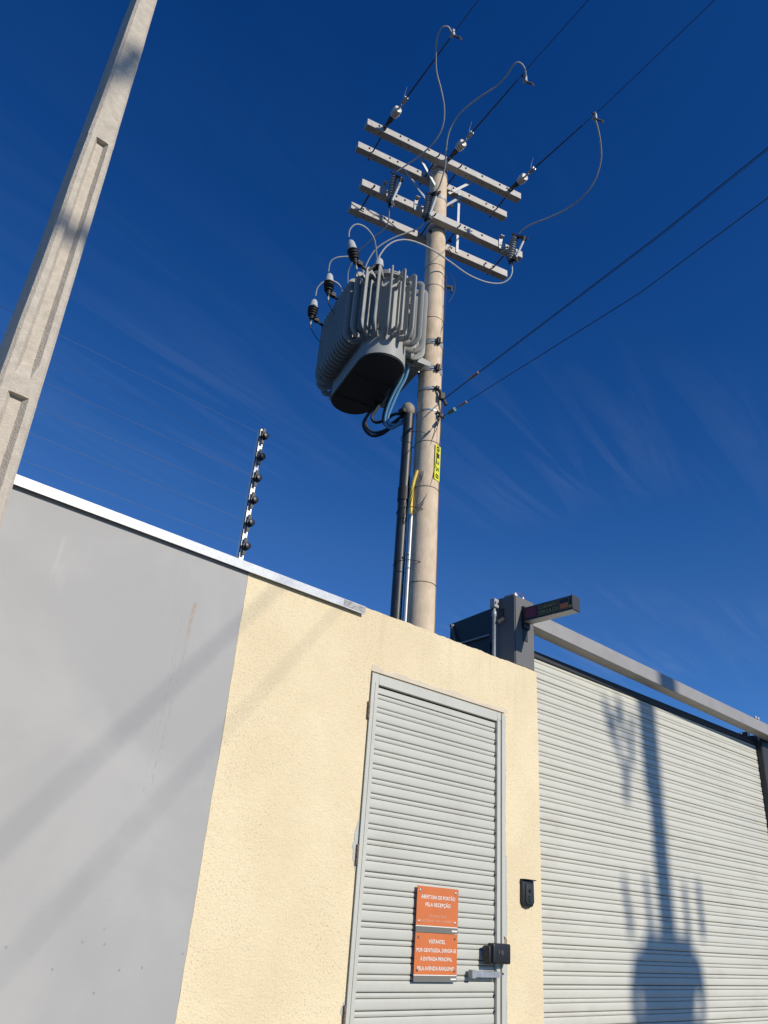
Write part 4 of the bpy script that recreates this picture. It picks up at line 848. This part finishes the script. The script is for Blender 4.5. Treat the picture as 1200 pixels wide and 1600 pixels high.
o = MB().tube([c1a.lerp(c1b, 0.17), c1a.lerp(c1b, 0.215)], 0.013, 8).build('copper_sleeve', 'copper', None); tag(o, 'copper brown sleeve on the thicker upper service cable', 'sleeve')
ca = MB().obox((4.839, 4.887, 6.600), AX, WX, UZ, 0.05, 0.05, 0.08).tube([(4.813, 4.905, 6.680), (4.885, 4.864, 6.500)], 0.02, 8).build('cable_anchor', 'steel_dark', None); tag(ca, 'dark anchor clamp where the upper service cable meets the pole', 'clamp')
ca = MB().obox((4.842, 4.897, 6.360), AX, WX, UZ, 0.04, 0.04, 0.04).tube([(4.807, 4.918, 6.400), (4.878, 4.876, 6.330)], 0.015, 8).build('cable_anchor', 'steel_dark', None); tag(ca, 'smaller dark anchor clamp holding the lower service cable', 'clamp')
FR = PLF = None
DW = 'thin wires drooping down the pole face'
for lab, pts in (('loose black wire hanging nearest the pole centre', [(4.839, 4.884, 6.468), (4.803, 4.930, 6.197), (4.752, 4.976, 5.896), (4.701, 5.007, 5.575), (4.664, 5.018, 5.339), (4.654, 5.003, 5.147)]),
                 ('loose black wire hanging beside the first one', [(4.831, 4.859, 6.494), (4.811, 4.902, 6.213), (4.770, 4.944, 6.010), (4.735, 4.977, 5.732), (4.689, 5.003, 5.418), (4.656, 5.003, 5.126)]),
                 ('loose thin wire curving across the pole to the conduit top', [(4.840, 4.874, 6.422), (4.845, 4.890, 6.103), (4.830, 4.908, 5.826), (4.778, 4.939, 5.470), (4.714, 4.972, 5.270), (4.658, 4.997, 5.132)]),
                 ('loose thin wire running down past the number plate', [(4.851, 4.908, 6.319), (4.821, 4.932, 6.256), (4.816, 4.943, 6.032), (4.826, 4.933, 5.834), (4.818, 4.929, 5.574), (4.765, 4.955, 5.358), (4.663, 5.001, 5.121)]),
                 ('loose wire hanging from the upper transformer clamp', [(4.861, 4.925, 7.264), (4.860, 4.934, 7.068), (4.846, 4.947, 6.802), (4.862, 4.921, 6.557)]),
                 ('thin wire from the clamp up the pole shaft', [(4.828, 4.957, 7.336), (4.839, 4.947, 7.524), (4.860, 4.926, 7.714), (4.856, 4.914, 7.997), (4.838, 4.894, 8.374)])):
    cable('loose_wire', lab, pts, 0.0035, 'wire', 'wire', DW, n_=6)

# ---------------------------------------------------------------- across the street, behind the viewer
sx_, sy_ = 7.45, -8.5
sp_ = thing('street_pole', (sx_, sy_, 0), 'street pole behind the viewer whose shadow falls down the slatted gate', 'utility pole')
MB().tube([(sx_, sy_, 0), (sx_, sy_, 10.6)], 0.14, 20, r1=0.085).build('shaft', 'pole_conc', sp_)
MB().obox((sx_, sy_ - 0.13, 10.25), UX, UY, UZ, 2.4, 0.09, 0.11).build('crossarm', 'arm_steel', sp_)
MB().obox((sx_ , sy_ - 0.13, 9.55), UX, UY, UZ, 1.8, 0.09, 0.11).build('crossarm', 'arm_steel', sp_)
MB().tube([(sx_ - 0.09, sy_, 8.45), (sx_ - 0.13, sy_, 9.6)], 0.045, 8).build('riser', 'pvc_black', sp_)
for q0, q1, r_ in (((sx_ - 0.40, sy_ - 0.3, 8.85), (sx_ - 0.53, sy_ - 0.3, 9.14), 0.035), ((sx_ - 0.29, sy_ - 0.3, 8.62), (sx_ - 0.42, sy_ - 0.3, 8.9), 0.02), ((sx_ - 0.50, sy_ - 0.3, 8.95), (sx_ - 0.30, sy_ - 0.3, 9.12), 0.03), ((sx_ - 0.24, sy_ - 0.3, 8.75), (sx_ - 0.18, sy_ - 0.3, 9.1), 0.03), ((sx_ - 0.33, sy_ - 0.3, 8.5), (sx_ - 0.30, sy_ - 0.3, 8.75), 0.035), ((sx_ + 0.13, sy_ - 0.3, 8.62), (sx_ + 0.12, sy_ - 0.3, 8.78), 0.02), ((sx_ - 0.29, sy_ - 0.3, 8.90), (sx_ - 0.36, sy_ - 0.3, 9.2), 0.028)):
    MB().tube([q0, q1], r_, 10).build('fuse_tube', 'insul_grey', sp_)  # fuse tubes, with extra ones added to thicken the gate shadow
st_ = thing('street_transformer', (sx_, sy_ + 0.4, 6.3), 'street transformer behind the viewer whose shadow sits low on the gate', 'transformer')
tx_ = sx_ - 0.06
body = [(-0.30, 7.08), (-0.24, 7.00), (0.24, 7.00), (0.30, 7.08), (0.31, 7.36), (0.27, 7.42), (-0.27, 7.42), (-0.31, 7.36)]
MB().prism(body, (tx_, sy_ - 0.05, 0), UX, UZ, UY, 0.35).build('tank', 'tank', st_)
fm2 = MB().tube([(0.29, 0, 7.37), (0.36, 0, 7.36), (0.405, 0, 7.30), (0.415, 0, 7.20), (0.40, 0, 7.06), (0.34, 0, 6.98), (0.25, 0, 6.96)], 0.022, 8).box(0.29, 0.40, -0.015, 0.015, 7.24, 7.27).mesh('cooling_fin', 'tank')
for k_ in range(5):
    for sd in (0, math.pi): inst('cooling_fin', fm2, st_, (tx_, sy_ + 0.0 + k_ * 0.05, 0), Quaternion((0, 0, 1), sd))
for (dx_, dt_, h0_, h_) in ((-0.46, -0.04, 0.10, 0.42), (-0.22, -0.02, 0.0, 0.44), (0.24, 0.01, 0.0, 0.42), (0.44, 0.01, 0.12, 0.46)):
    MB().tube([(sx_ + dx_, sy_ + 0.1, 7.40 + h0_), (sx_ + dx_ + dt_, sy_ + 0.1, 7.41 + h_)], 0.034, 10, r1=0.026).build('bushing', 'rubber', st_)
# unseen street line the conductors tap; bundle and insulators added to shade left pole
sl_ = MB()
o = MB().tube([(-40, sy_, 10.2), (sx_, sy_, 10.3), (60, sy_, 10.2)], 0.008, 6).build('street_conductor', 'wire', None); tag(o, 'upper street conductor behind the viewer, level with the crossarms', 'power line')
o = MB().tube([(-40, sy_, 9.3), (2.4, sy_, 9.36), (sx_, sy_, 9.45), (60, sy_, 9.3)], 0.045, 8).build('shading_cable_bundle', 'rubber', None); tag(o, 'thick cable bundle added unseen behind the viewer to shade the left concrete pole', 'cable')
for (x_, z_) in ((2.46, 10.32), (2.36, 10.12)):
    o = MB().lathe((x_, sy_, z_), (0.25, 0.1, 1), [(0.02, -0.12), (0.06, -0.10), (0.035, -0.06), (0.065, -0.04), (0.035, 0.0), (0.065, 0.03), (0.035, 0.06), (0.06, 0.1), (0.02, 0.12)], 14).build('shading_insulator', 'porcelain', None)
    tag(o, 'unseen insulator added behind the viewer to shade the left pole, at the %s of the conductor tap' % ('top' if z_ > 10.2 else 'bottom'), 'insulator')
